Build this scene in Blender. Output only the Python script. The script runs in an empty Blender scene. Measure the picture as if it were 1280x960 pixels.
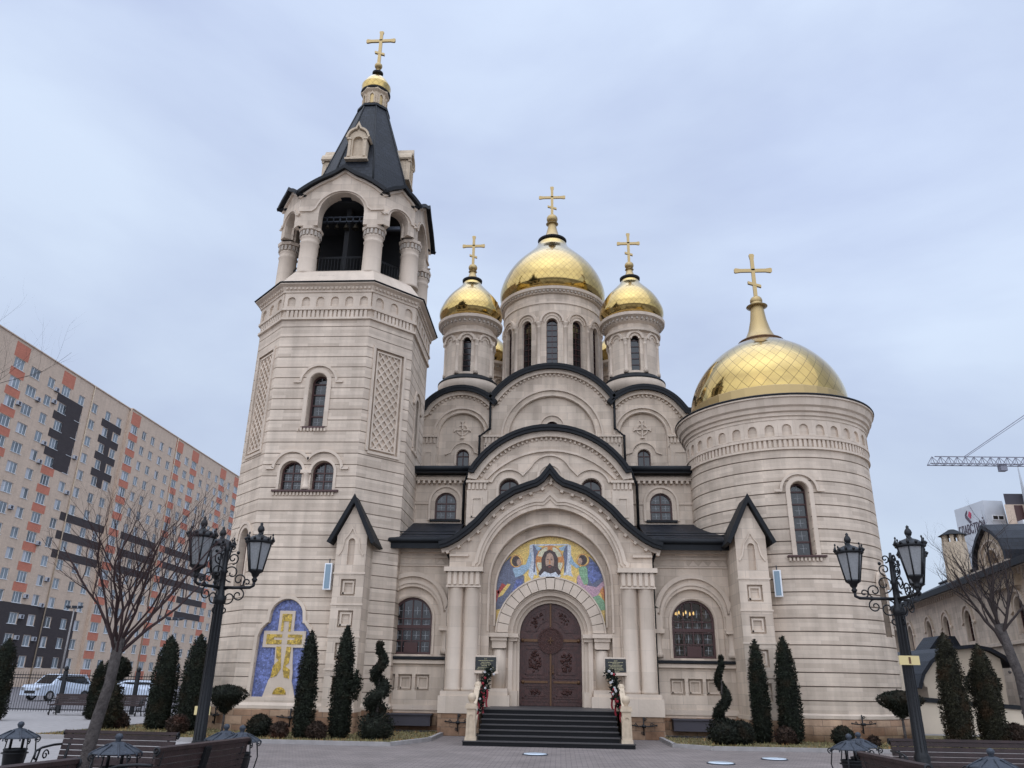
import bpy, bmesh, math, random
from math import sin, cos, pi, radians, sqrt, atan2, hypot
from mathutils import Vector, Matrix
from mathutils.geometry import tessellate_polygon
random.seed(7)
S = bpy.context.scene
COL = S.collection

# ------------------------------------------------------------------ camera
F_PX = 967.0; YAW = radians(3.7); PIT = radians(21.1); ROLL = radians(1.0); EYE = 1.7
Fv = Vector((-sin(YAW)*cos(PIT), cos(YAW)*cos(PIT), sin(PIT)))
R0 = Vector((cos(YAW), sin(YAW), 0)); U0 = R0.cross(Fv)
Rv = R0*cos(ROLL) + U0*sin(ROLL); Uv = U0*cos(ROLL) - R0*sin(ROLL)
cd = bpy.data.cameras.new('camera'); cam = bpy.data.objects.new('camera', cd); COL.objects.link(cam)
cd.sensor_width = 36; cd.lens = F_PX/1280*36; cd.clip_end = 2000; cd.clip_start = .05
M = Matrix((Rv, Uv, -Fv)).transposed().to_4x4(); M.translation = Vector((0, 0, EYE))
cam.matrix_world = M
S.camera = cam

# ------------------------------------------------------------------ world and sun
SUN_AZ = radians(-155)   # azimuth measured from +Y clockwise: behind the camera
SUN_EL = radians(38)
W = bpy.data.worlds.new('World'); S.world = W; W.use_nodes = True
nt = W.node_tree; N = nt.nodes; L = nt.links; N.clear()
out = N.new('ShaderNodeOutputWorld'); bg = N.new('ShaderNodeBackground'); bg.inputs[1].default_value = .1
sky = N.new('ShaderNodeTexSky'); sky.sky_type = 'NISHITA'; sky.sun_disc = False
sky.sun_elevation = SUN_EL; sky.sun_rotation = SUN_AZ; sky.dust_density = 2
tc = N.new('ShaderNodeTexCoord')
sep = N.new('ShaderNodeSeparateXYZ'); L.new(tc.outputs['Generated'], sep.inputs[0])
mp = N.new('ShaderNodeMapping'); mp.inputs['Scale'].default_value = (1, 1, 2.6); mp.inputs['Rotation'].default_value = (.25, .1, .5)
L.new(tc.outputs['Generated'], mp.inputs[0])
n1 = N.new('ShaderNodeTexNoise'); n1.inputs['Scale'].default_value = 1.5; n1.inputs['Detail'].default_value = 7; n1.inputs['Roughness'].default_value = .5
n1.inputs['Distortion'].default_value = .3
L.new(mp.outputs[0], n1.inputs['Vector'])
cr = N.new('ShaderNodeValToRGB'); e = cr.color_ramp.elements
K = 1.0
e[0].position = .36; e[0].color = (.51, .595, .81, 1)
e[1].position = .62; e[1].color = (.69, .80, .98, 1)
L.new(n1.outputs['Fac'], cr.inputs[0])
# overcast sky: brighter towards the zenith and towards the veiled sun
zr = N.new('ShaderNodeMapRange'); zr.inputs['From Min'].default_value = .76; zr.inputs['From Max'].default_value = 1; zr.inputs['To Min'].default_value = 1; zr.inputs['To Max'].default_value = 2.6
L.new(sep.outputs['Z'], zr.inputs['Value'])
yr = N.new('ShaderNodeMapRange'); yr.inputs['From Min'].default_value = .05; yr.inputs['From Max'].default_value = -.9; yr.inputs['To Min'].default_value = 1; yr.inputs['To Max'].default_value = 1.9
L.new(sep.outputs['Y'], yr.inputs['Value'])
hr = N.new('ShaderNodeMapRange'); hr.inputs['From Min'].default_value = .0; hr.inputs['From Max'].default_value = .75; hr.inputs['To Min'].default_value = .74; hr.inputs['To Max'].default_value = 1.04
L.new(sep.outputs['Z'], hr.inputs['Value'])
m1 = N.new('ShaderNodeMath'); m1.operation = 'MULTIPLY'; L.new(zr.outputs[0], m1.inputs[0]); L.new(yr.outputs[0], m1.inputs[1])
m2 = N.new('ShaderNodeMath'); m2.operation = 'MULTIPLY'; L.new(m1.outputs[0], m2.inputs[0]); L.new(hr.outputs[0], m2.inputs[1])
m3 = N.new('ShaderNodeMath'); m3.operation = 'MULTIPLY'; dp = N.new('ShaderNodeVectorMath'); dp.operation = 'DOT_PRODUCT'; L.new(tc.outputs['Generated'], dp.inputs[0]); dp.inputs[1].default_value = (.385, .79, .475)
br = N.new('ShaderNodeMapRange'); br.interpolation_type = 'SMOOTHSTEP'; br.inputs['From Min'].default_value = .965; br.inputs['From Max'].default_value = 1.0; br.inputs['To Min'].default_value = 1; br.inputs['To Max'].default_value = 1.08; L.new(dp.outputs['Value'], br.inputs['Value'])
m4 = N.new('ShaderNodeMath'); m4.operation = 'MULTIPLY'; L.new(m2.outputs[0], m4.inputs[0]); L.new(br.outputs[0], m4.inputs[1])
L.new(m4.outputs[0], m3.inputs[0]); m3.inputs[1].default_value = 11.3
vm = N.new('ShaderNodeVectorMath'); vm.operation = 'SCALE'; L.new(cr.outputs[0], vm.inputs[0]); L.new(m3.outputs[0], vm.inputs['Scale'])
mx = N.new('ShaderNodeMix'); mx.data_type = 'RGBA'; mx.inputs[0].default_value = .9
L.new(sky.outputs[0], mx.inputs[6]); L.new(vm.outputs[0], mx.inputs[7])
L.new(mx.outputs[2], bg.inputs[0]); L.new(bg.outputs[0], out.inputs[0])
sd = bpy.data.lights.new('sun', 'SUN'); sd.energy = 1.4; sd.angle = radians(150); sd.color = (1, .95, .88)
so = bpy.data.objects.new('sun', sd); COL.objects.link(so)
sv = Vector((sin(SUN_AZ)*cos(SUN_EL), cos(SUN_AZ)*cos(SUN_EL), sin(SUN_EL)))
so.rotation_euler = sv.to_track_quat('Z', 'Y').to_euler()
S.view_settings.view_transform = 'Standard'; S.view_settings.look = 'None'
S.view_settings.exposure = 0.0; S.view_settings.gamma = 1

# ------------------------------------------------------------------ materials
MATS = {}
def mat(name, col=(.5, .5, .5), rough=.6, metal=0, spec=.5, noise=0, nscale=3, bump=0, bscale=20, coat=0):
    m = bpy.data.materials.new(name); m.use_nodes = True; MATS[name] = m
    t = m.node_tree; p = t.nodes['Principled BSDF']
    p.inputs['Base Color'].default_value = (*col, 1); p.inputs['Roughness'].default_value = rough
    p.inputs['Metallic'].default_value = metal; p.inputs['Specular IOR Level'].default_value = spec
    if coat: p.inputs['Coat Weight'].default_value = coat
    if noise:
        g = t.nodes.new('ShaderNodeNewGeometry')
        n = t.nodes.new('ShaderNodeTexNoise'); n.inputs['Scale'].default_value = nscale; n.inputs['Detail'].default_value = 6
        t.links.new(g.outputs['Position'], n.inputs['Vector'])
        r = t.nodes.new('ShaderNodeMapRange'); r.inputs['From Min'].default_value = .3; r.inputs['From Max'].default_value = .7
        r.inputs['To Min'].default_value = 1-noise; r.inputs['To Max'].default_value = 1+noise
        t.links.new(n.outputs['Fac'], r.inputs['Value'])
        v = t.nodes.new('ShaderNodeVectorMath'); v.operation = 'SCALE'; v.inputs[0].default_value = col
        t.links.new(r.outputs[0], v.inputs['Scale']); t.links.new(v.outputs[0], p.inputs['Base Color'])
    if bump:
        g = t.nodes.new('ShaderNodeNewGeometry')
        n = t.nodes.new('ShaderNodeTexNoise'); n.inputs['Scale'].default_value = bscale; n.inputs['Detail'].default_value = 5
        t.links.new(g.outputs['Position'], n.inputs['Vector'])
        b = t.nodes.new('ShaderNodeBump'); b.inputs['Strength'].default_value = bump; b.inputs['Distance'].default_value = .03
        t.links.new(n.outputs['Fac'], b.inputs['Height']); t.links.new(b.outputs[0], p.inputs['Normal'])
    return m

def brickmat(name, c1, c2, mortar, bw, bh, ms=.008, rough=.75, stain=.14, streak=.16, bump=.25, offset=.5, tint=None):
    """blocks laid out on the UV map, which is in metres"""
    m = bpy.data.materials.new(name); m.use_nodes = True; MATS[name] = m
    t = m.node_tree; p = t.nodes['Principled BSDF']; p.inputs['Roughness'].default_value = rough
    p.inputs['Specular IOR Level'].default_value = .25
    uv = t.nodes.new('ShaderNodeUVMap')
    b = t.nodes.new('ShaderNodeTexBrick'); b.offset = offset
    b.inputs['Scale'].default_value = 1; b.inputs['Brick Width'].default_value = bw; b.inputs['Row Height'].default_value = bh
    b.inputs['Mortar Size'].default_value = ms; b.inputs['Mortar Smooth'].default_value = .4; b.inputs['Bias'].default_value = -.1
    b.inputs['Color1'].default_value = (*c1, 1); b.inputs['Color2'].default_value = (*c2, 1); b.inputs['Mortar'].default_value = (*mortar, 1)
    t.links.new(uv.outputs[0], b.inputs['Vector'])
    g = t.nodes.new('ShaderNodeNewGeometry')
    n = t.nodes.new('ShaderNodeTexNoise'); n.inputs['Scale'].default_value = .9; n.inputs['Detail'].default_value = 9; n.inputs['Roughness'].default_value = .68
    t.links.new(g.outputs['Position'], n.inputs['Vector'])
    r = t.nodes.new('ShaderNodeMapRange'); r.inputs['From Min'].default_value = .3; r.inputs['From Max'].default_value = .7
    r.inputs['To Min'].default_value = 1-stain; r.inputs['To Max'].default_value = 1+stain*.6
    t.links.new(n.outputs['Fac'], r.inputs['Value'])
    mp = t.nodes.new('ShaderNodeMapping'); mp.inputs['Scale'].default_value = (2.2, 2.2, .22)
    t.links.new(g.outputs['Position'], mp.inputs[0])
    n2 = t.nodes.new('ShaderNodeTexNoise'); n2.inputs['Scale'].default_value = 1.3; n2.inputs['Detail'].default_value = 6
    t.links.new(mp.outputs[0], n2.inputs['Vector'])
    r2 = t.nodes.new('ShaderNodeMapRange'); r2.inputs['From Min'].default_value = .35; r2.inputs['From Max'].default_value = .62
    r2.inputs['To Min'].default_value = 1-streak; r2.inputs['To Max'].default_value = 1
    t.links.new(n2.outputs['Fac'], r2.inputs['Value'])
    q = t.nodes.new('ShaderNodeMath'); q.operation = 'MULTIPLY'; t.links.new(r.outputs[0], q.inputs[0]); t.links.new(r2.outputs[0], q.inputs[1])
    v = t.nodes.new('ShaderNodeVectorMath'); v.operation = 'SCALE'
    t.links.new(b.outputs['Color'], v.inputs[0]); t.links.new(q.outputs[0], v.inputs['Scale'])
    t.links.new(v.outputs[0], p.inputs['Base Color'])
    n3 = t.nodes.new('ShaderNodeTexNoise'); n3.inputs['Scale'].default_value = 14; n3.inputs['Detail'].default_value = 5
    t.links.new(g.outputs['Position'], n3.inputs['Vector'])
    ad = t.nodes.new('ShaderNodeMath'); ad.operation = 'SUBTRACT'; t.links.new(n3.outputs['Fac'], ad.inputs[0]); t.links.new(b.outputs['Fac'], ad.inputs[1])
    bp = t.nodes.new('ShaderNodeBump'); bp.inputs['Strength'].default_value = bump; bp.inputs['Distance'].default_value = .02
    t.links.new(ad.outputs[0], bp.inputs['Height']); t.links.new(bp.outputs[0], p.inputs['Normal'])
    return m

ST1 = (.665, .547, .434); ST2 = (.508, .411, .322)
brickmat('limestone', ST1, ST2, (.36, .30, .25), .85, .3625, .005, streak=.2)
brickmat('limestone_courses', ST1, ST2, (.46, .385, .325), 1.25, .145, .003, streak=.18)
brickmat('limestone_trim', (.635, .524, .42), (.545, .446, .352), (.44, .38, .32), 1.3, .7, .003, streak=.1, stain=.1)
brickmat('sandstone_plinth', (.26, .145, .085), (.48, .33, .215), (.20, .14, .10), .62, .27, .010, stain=.45, streak=.2, bump=.6)
brickmat('pavers', (.235, .198, .182), (.19, .162, .15), (.085, .076, .073), .24, .12, .009, rough=.8, stain=.26, streak=.0, bump=.3)
brickmat('roof_slate', (.008, .010, .015), (.015, .018, .026), (.004, .005, .006), .3, .22, .014, rough=.55, stain=.25, streak=0, bump=.5)
brickmat('apartment_brick', (.64, .49, .37), (.57, .43, .325), (.50, .40, .32), .5, .16, .02, stain=.08, streak=.08, bump=.1)
brickmat('apartment_terracotta', (.58, .21, .14), (.52, .18, .12), (.4, .16, .1), .5, .16, .02, stain=.08, streak=.05, bump=.1)
brickmat('apartment_dark', (.045, .036, .038), (.055, .045, .045), (.06, .05, .05), .5, .16, .02, stain=.08, streak=.05, bump=.1)
mat('roof_metal', (.007, .008, .010), .6, 0, .25, noise=.2, nscale=4)
mat('black_iron', (.012, .013, .015), .45, .4, .5, bump=.2, bscale=30)
mat('granite_black', (.006, .006, .007), .6, 0, .2, noise=.35, nscale=60)
mat('granite_edge', (.06, .055, .054), .55, 0, .3, noise=.2, nscale=60)
mat('wood_dark', (.052, .016, .011), .42, 0, .5, noise=.35, nscale=9, bump=.3, bscale=60)
mat('wood_carved', (.05, .017, .012), .5, 0, .4, noise=.5, nscale=30, bump=1, bscale=40)
mat('brass', (.12, .062, .030), .5, .5, .5, noise=.2, nscale=20)
mat('bench_wood', (.030, .016, .015), .55, 0, .35, noise=.3, nscale=7, bump=.3, bscale=50)
mat('frame_brown', (.055, .018, .015), .5)
mat('glass', (.010, .011, .013), .08, 0, .6, noise=.6, nscale=3)
mat('lead_white', (.26, .27, .28), .5)
mat('joint_dark', (.17, .135, .11), .95)  # darker tone for the groove faces between stone courses
mat('glass_pale', (.16, .19, .215), .15, 0, .6, noise=.7, nscale=.35)
gc = mat('glass_clear', (.75, .78, .8), .02); gc.node_tree.nodes['Principled BSDF'].inputs['Transmission Weight'].default_value = 1; gc.node_tree.nodes['Principled BSDF'].inputs['IOR'].default_value = 1.2
mat('matte_black', (.01, .01, .011), .9)  # plain near-black for the dome collars and the belfry interior
mat('lamp_glass', (.24, .245, .25), .35, 0, .5, noise=.12, nscale=30)
mat('bark', (.070, .060, .056), .9, 0, .2, noise=.35, nscale=14, bump=.8, bscale=40)
mat('twig', (.045, .035, .033), .9, 0, .2)
mat('twig_red', (.048, .030, .029), .9, 0, .2)
mat('cream_render', (.52, .44, .34), .85, 0, .2, noise=.08, nscale=1.5)
mat('grass_dry', (.15, .125, .065), .95, 0, .1, noise=.45, nscale=5, bump=.8, bscale=60)
mat('earth', (.07, .05, .036), .95, 0, .1, noise=.4, nscale=7, bump=1, bscale=30)
mat('concrete', (.30, .28, .27), .9, 0, .2, noise=.12, nscale=4)
mat('asphalt', (.16, .15, .155), .9, 0, .2, noise=.15, nscale=1.2, bump=.3, bscale=80)
mat('white_paint', (.75, .76, .77), .4)
mat('grey_metal', (.045, .053, .068), .65, .3, noise=.25, nscale=30, bump=.4, bscale=50)
mat('blue_grey_glass', (.16, .24, .30), .2, 0, .6)
mat('mosaic_gold_bed', (.60, .42, .10), .4)
mat('red_petal', (.24, .010, .02), .7)
mat('white_petal', (.5, .48, .47), .7)
mat('car_white', (.55, .62, .72), .3, 0, .5, coat=.5)
mat('car_dark', (.03, .035, .045), .3, 0, .5, coat=.5)
mat('rubber', (.015, .015, .015), .8)
mat('chrome', (.5, .5, .52), .25, .9)
mat('sign_yellow', (.62, .50, .24), .6)
mat('stone_pale', (.50, .40, .29), .75, 0, .25, noise=.12, nscale=8)
mat('plaque_black', (.012, .014, .013), .25)
mat('plaque_gold', (.45, .40, .22), .4)
mat('bronze', (.06, .05, .035), .45, .8)
mat('disc_glass', (.55, .62, .68), .25)
mat('tower_white', (.52, .54, .57), .8, noise=.08, nscale=.4)
mat('tower_grey', (.36, .375, .40), .8, noise=.08, nscale=.4)
mat('tower_dark', (.05, .045, .055), .7, noise=.2, nscale=.5)
mat('crane_grey', (.20, .20, .24), .6)
mat('logo_red', (.50, .07, .12), .6)
mat('logo_dark', (.09, .07, .09), .6)
mat('curtain', (.46, .47, .50), .9)
mat('candle_light', (1, .75, .35), .5)
MATS['candle_light'].node_tree.nodes['Principled BSDF'].inputs['Emission Color'].default_value = (1, .62, .2, 1)
MATS['candle_light'].node_tree.nodes['Principled BSDF'].inputs['Emission Strength'].default_value = 1.6

def foliage(name, c, var=.6):
    m = bpy.data.materials.new(name); m.use_nodes = True; MATS[name] = m
    t = m.node_tree; p = t.nodes['Principled BSDF']; p.inputs['Roughness'].default_value = .8; p.inputs['Specular IOR Level'].default_value = .2
    g = t.nodes.new('ShaderNodeNewGeometry')
    n = t.nodes.new('ShaderNodeTexNoise'); n.inputs['Scale'].default_value = 6; n.inputs['Detail'].default_value = 5
    t.links.new(g.outputs['Position'], n.inputs['Vector'])
    r = t.nodes.new('ShaderNodeMapRange'); r.inputs['From Min'].default_value = .3; r.inputs['From Max'].default_value = .7
    r.inputs['To Min'].default_value = 1-var; r.inputs['To Max'].default_value = 1+var
    t.links.new(n.outputs['Fac'], r.inputs['Value'])
    a = t.nodes.new('ShaderNodeMapRange'); a.inputs['To Min'].default_value = .6; a.inputs['To Max'].default_value = 1.5
    t.links.new(g.outputs['Random Per Island'], a.inputs['Value'])
    q = t.nodes.new('ShaderNodeMath'); q.operation = 'MULTIPLY'; t.links.new(r.outputs[0], q.inputs[0]); t.links.new(a.outputs[0], q.inputs[1])
    v = t.nodes.new('ShaderNodeVectorMath'); v.operation = 'SCALE'; v.inputs[0].default_value = c
    t.links.new(q.outputs[0], v.inputs['Scale'])
    n5 = t.nodes.new('ShaderNodeTexNoise'); n5.inputs['Scale'].default_value = 2.3; n5.inputs['Detail'].default_value = 3; t.links.new(g.outputs['Position'], n5.inputs['Vector'])
    r5 = t.nodes.new('ShaderNodeMapRange'); r5.inputs['From Min'].default_value = .52; r5.inputs['From Max'].default_value = .68; t.links.new(n5.outputs['Fac'], r5.inputs['Value'])
    m5 = t.nodes.new('ShaderNodeMix'); m5.data_type = 'RGBA'; t.links.new(r5.outputs[0], m5.inputs[0]); t.links.new(v.outputs[0], m5.inputs[6]); m5.inputs[7].default_value = (c[0]*2.0, c[1]*1.25, c[2]*1.1, 1)
    t.links.new(m5.outputs[2], p.inputs['Base Color'])
    return m
foliage('thuja_green', (.012, .015, .009)); foliage('thuja_bronze', (.019, .018, .010)); foliage('box_green', (.012, .014, .009))
foliage('shrub_brown', (.032, .020, .014)); foliage('fir_dark', (.010, .015, .010)); foliage('grass_blade', (.17, .15, .07), .4)

def goldmat(name, nu, tile=True):
    """gilded rhombic shingles: UV = (turn fraction, meridian length / circumference)"""
    m = bpy.data.materials.new(name); m.use_nodes = True; MATS[name] = m
    t = m.node_tree; p = t.nodes['Principled BSDF']
    p.inputs['Metallic'].default_value = .97; p.inputs['Roughness'].default_value = .09; p.inputs['Coat Weight'].default_value = .25; p.inputs['Coat Roughness'].default_value = .03
    if not tile:
        p.inputs['Base Color'].default_value = (.40, .285, .125, 1); p.inputs['Roughness'].default_value = .42; p.inputs['Metallic'].default_value = .75
        return m
    uv = t.nodes.new('ShaderNodeUVMap'); s = t.nodes.new('ShaderNodeSeparateXYZ'); t.links.new(uv.outputs[0], s.inputs[0])
    def mth(op, a, b=None):
        n = t.nodes.new('ShaderNodeMath'); n.operation = op
        for i, x in enumerate((a, b)):
            if x is None: continue
            if isinstance(x, (int, float)): n.inputs[i].default_value = x
            else: t.links.new(x, n.inputs[i])
        return n.outputs[0]
    U = mth('MULTIPLY', s.outputs[0], nu); V = mth('MULTIPLY', s.outputs[1], nu*.85)
    A = mth('ADD', U, V); B = mth('SUBTRACT', U, V)
    def line(x):
        f = mth('FRACT', x); d = mth('ABSOLUTE', mth('SUBTRACT', f, .5)); return mth('GREATER_THAN', d, .472)
    def tilt(x): return mth('FRACT', x)
    ln = mth('MAXIMUM', line(A), line(B))
    cb = t.nodes.new('ShaderNodeCombineXYZ'); t.links.new(mth('FLOOR', A), cb.inputs[0]); t.links.new(mth('FLOOR', B), cb.inputs[1])
    wn = t.nodes.new('ShaderNodeTexWhiteNoise'); wn.noise_dimensions = '2D'; t.links.new(cb.outputs[0], wn.inputs['Vector'])
    mr = t.nodes.new('ShaderNodeMapRange'); mr.inputs['To Min'].default_value = .93; mr.inputs['To Max'].default_value = 1.05
    t.links.new(wn.outputs['Value'], mr.inputs['Value'])
    k = mth('MULTIPLY', mr.outputs[0], mth('SUBTRACT', 1, mth('MULTIPLY', ln, .55)))
    v = t.nodes.new('ShaderNodeVectorMath'); v.operation = 'SCALE'; v.inputs[0].default_value = (.47, .33, .115)
    t.links.new(k, v.inputs['Scale']); t.links.new(v.outputs[0], p.inputs['Base Color'])
    h = mth('ADD', mth('MULTIPLY', mth('SUBTRACT', mth('FRACT', B), mth('FRACT', A)), mth('MULTIPLY', mth('SUBTRACT', wn.outputs['Value'], .4), .5)), mth('MULTIPLY', ln, -.6))
    bp = t.nodes.new('ShaderNodeBump'); bp.inputs['Strength'].default_value = .07; bp.inputs['Distance'].default_value = .03
    t.links.new(h, bp.inputs['Height']); t.links.new(bp.outputs[0], p.inputs['Normal'])
    return m
goldmat('gold_tiles_big', 54); goldmat('gold_tiles_small', 40); goldmat('gold_tiles_wide', 40); goldmat('gold_tiles_tiny', 14); goldmat('gold', 1, False)

def mosaicmat(name, c, var=.45, sc=26):
    m = bpy.data.materials.new(name); m.use_nodes = True; MATS[name] = m
    t = m.node_tree; p = t.nodes['Principled BSDF']; p.inputs['Roughness'].default_value = .45
    g = t.nodes.new('ShaderNodeNewGeometry'); vo = t.nodes.new('ShaderNodeTexVoronoi'); vo.inputs['Scale'].default_value = sc
    t.links.new(g.outputs['Position'], vo.inputs['Vector'])
    sp = t.nodes.new('ShaderNodeSeparateXYZ'); t.links.new(vo.outputs['Color'], sp.inputs[0])
    r = t.nodes.new('ShaderNodeMapRange'); r.inputs['To Min'].default_value = 1-var; r.inputs['To Max'].default_value = 1+var
    t.links.new(sp.outputs[0], r.inputs['Value'])
    v = t.nodes.new('ShaderNodeVectorMath'); v.operation = 'SCALE'; v.inputs[0].default_value = c
    ve = t.nodes.new('ShaderNodeTexVoronoi'); ve.feature = 'DISTANCE_TO_EDGE'; ve.inputs['Scale'].default_value = sc; t.links.new(g.outputs['Position'], ve.inputs['Vector'])
    ge = t.nodes.new('ShaderNodeMapRange'); ge.inputs['From Max'].default_value = .09; ge.inputs['To Min'].default_value = .5; t.links.new(ve.outputs['Distance'], ge.inputs['Value'])
    me_ = t.nodes.new('ShaderNodeMath'); me_.operation = 'MULTIPLY'; t.links.new(r.outputs[0], me_.inputs[0]); t.links.new(ge.outputs[0], me_.inputs[1])
    r6 = t.nodes.new('ShaderNodeMapRange'); r6.inputs['To Min'].default_value = .15; r6.inputs['To Max'].default_value = .6; t.links.new(sp.outputs[1], r6.inputs['Value']); t.links.new(r6.outputs[0], p.inputs['Roughness'])
    t.links.new(me_.outputs[0], v.inputs['Scale']); t.links.new(v.outputs[0], p.inputs['Base Color'])
    return m
for k, c in dict(m_gold=(.72, .50, .14), m_blue=(.12, .15, .34), m_tower_gold=(.46, .30, .04), m_slate=(.13, .14, .20), m_skin=(.42, .27, .19), m_hair=(.05, .025, .02),
                 m_white=(.55, .58, .62), m_pink=(.48, .30, .36), m_green=(.22, .38, .22), m_red=(.36, .05, .04), m_sky=(.30, .42, .52), m_orange=(.55, .22, .06), m_pale=(.60, .56, .38)).items():
    mosaicmat(k, c, .45 if k in ('m_blue', 'm_tower_gold') else .28, 13 if k in ('m_blue', 'm_tower_gold') else 30)

# ------------------------------------------------------------------ mesh helpers
def vtx(bm, M, pts): return [bm.verts.new(M @ Vector(p)) for p in pts] if M else [bm.verts.new(p) for p in pts]
def box(bm, x0, x1, y0, y1, z0, z1, M=None, mi=0):
    v = vtx(bm, M, [(x0,y0,z0),(x1,y0,z0),(x1,y1,z0),(x0,y1,z0),(x0,y0,z1),(x1,y0,z1),(x1,y1,z1),(x0,y1,z1)])
    for f in ((0,1,5,4),(1,2,6,5),(2,3,7,6),(3,0,4,7),(4,5,6,7),(3,2,1,0)):
        bm.faces.new([v[i] for i in f]).material_index = mi
def taper(bm, c, r0, r1, z0, z1, n=4, rot=pi/4, M=None, mi=0, c1=None):
    c1 = c1 or c
    a = vtx(bm, M, [(c[0]+r0*cos(rot+2*pi*i/n), c[1]+r0*sin(rot+2*pi*i/n), z0) for i in range(n)])
    b = vtx(bm, M, [(c1[0]+r1*cos(rot+2*pi*i/n), c1[1]+r1*sin(rot+2*pi*i/n), z1) for i in range(n)])
    for i in range(n): bm.faces.new((a[i], a[(i+1) % n], b[(i+1) % n], b[i])).material_index = mi
    bm.faces.new(b).material_index = mi; bm.faces.new(a[::-1]).material_index = mi
def slab(bm, outline, holes, y0, y1, M=None, mi=0, back=True, sides=True):
    """flat plate in the XZ plane from y0 (front) to y1, with holes"""
    loops = [outline]+list(holes)
    tris = tessellate_polygon([[Vector((p[0], p[1], 0)) for p in l] for l in loops])
    flat = [p for l in loops for p in l]
    A = vtx(bm, M, [(p[0], y0, p[1]) for p in flat])
    B = vtx(bm, M, [(p[0], y1, p[1]) for p in flat]) if (back or sides) else None
    for t in tris:
        a, b, c = t; P = [flat[i] for i in t]
        cr = (P[1][0]-P[0][0])*(P[2][1]-P[0][1])-(P[1][1]-P[0][1])*(P[2][0]-P[0][0])
        if abs(cr) < 1e-9: continue
        if cr < 0: a, c = c, a
        try:
            bm.faces.new((A[a], A[b], A[c])).material_index = mi
            if back: bm.faces.new((B[c], B[b], B[a])).material_index = mi
        except ValueError: pass
    if sides:
        k = 0
        for li, l in enumerate(loops):
            n = len(l); area = sum(l[i][0]*l[(i+1) % n][1]-l[(i+1) % n][0]*l[i][1] for i in range(n))
            flip = (area > 0) == (li > 0)
            for i in range(n):
                j = (i+1) % n; q = (A[k+i], B[k+i], B[k+j], A[k+j])
                bm.faces.new(q[::-1] if flip else q).material_index = mi
            k += n
def arc(cx, cz, r, a0=180, a1=0, n=20, rz=None):
    rz = rz or r
    return [(cx+r*cos(radians(a0+(a1-a0)*i/n)), cz+rz*sin(radians(a0+(a1-a0)*i/n))) for i in range(n+1)]
def archo(cx, zb, zs, r, n=16):
    """closed outline of a round-headed opening"""
    return [(cx-r, zb)]+arc(cx, zs, r, 180, 0, n)+[(cx+r, zb)]
def offs(path, w):
    o = []
    for i, p in enumerate(path):
        a = path[max(0, i-1)]; b = path[min(len(path)-1, i+1)]
        d0 = Vector((p[0]-a[0], p[1]-a[1])); d1 = Vector((b[0]-p[0], b[1]-p[1]))
        if d0.length < 1e-9: d0 = d1
        if d1.length < 1e-9: d1 = d0
        d0.normalize(); d1.normalize()
        n0 = Vector((-d0.y, d0.x)); n1 = Vector((-d1.y, d1.x)); n = n0+n1
        if n.length < 1e-6: n = n0
        n.normalize(); k = 1/max(.45, n.dot(n0))
        o.append((p[0]+n.x*w*k, p[1]+n.y*w*k))
    return o
def band(bm, path, w0, w1, y0, y1, M=None, mi=0):
    """ribbon along an XZ path (left to right), from offset w0 to w1, depth y0..y1"""
    a = offs(path, w0) if w0 else path; b = offs(path, w1)
    A = vtx(bm, M, [(p[0], y0, p[1]) for p in a]); B = vtx(bm, M, [(p[0], y0, p[1]) for p in b])
    C = vtx(bm, M, [(p[0], y1, p[1]) for p in b]); D = vtx(bm, M, [(p[0], y1, p[1]) for p in a])
    n = len(a)
    for i in range(n-1):
        for P, Q in ((A, B), (B, C), (C, D), (D, A)):
            bm.faces.new((P[i], P[i+1], Q[i+1], Q[i])).material_index = mi
    bm.faces.new((A[0], B[0], C[0], D[0])).material_index = mi; bm.faces.new((D[-1], C[-1], B[-1], A[-1])).material_index = mi
def lathe(bm, prof, c=(0, 0), n=48, M=None, mi=0, uvref=None, smooth=True, a0=0):
    """profile [(r, z)], bottom to top. UV = (turn, length/circumference)"""
    uv = bm.loops.layers.uv.verify()
    rings = []
    for r, z in prof: rings.append(vtx(bm, M, [(c[0]+r*cos(a0+2*pi*i/n), c[1]+r*sin(a0+2*pi*i/n), z) for i in range(n)]))
    s = [0]
    for i in range(1, len(prof)): s.append(s[-1]+hypot(prof[i][0]-prof[i-1][0], prof[i][1]-prof[i-1][1]))
    R = max(p[0] for p in prof)
    for k in range(len(prof)-1):
        for i in range(n):
            j = (i+1) % n
            f = bm.faces.new((rings[k][i], rings[k][j], rings[k+1][j], rings[k+1][i])); f.material_index = mi; f.smooth = smooth
            if uvref == 'turn':
                us = (i/n, (i+1)/n, (i+1)/n, i/n); vs = (s[k], s[k], s[k+1], s[k+1])
                for l, u, v in zip(f.loops, us, vs): l[uv].uv = (u, v/(2*pi*R))
            else:
                us = (i/n, (i+1)/n, (i+1)/n, i/n); vs = (prof[k][1], prof[k][1], prof[k+1][1], prof[k+1][1])
                for l, u, v in zip(f.loops, us, vs): l[uv].uv = (u*2*pi*R, v)
    if prof[0][0] > 1e-3:
        bm.faces.new(rings[0][::-1]).material_index = mi
    if prof[-1][0] > 1e-3:
        bm.faces.new(rings[-1]).material_index = mi
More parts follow.
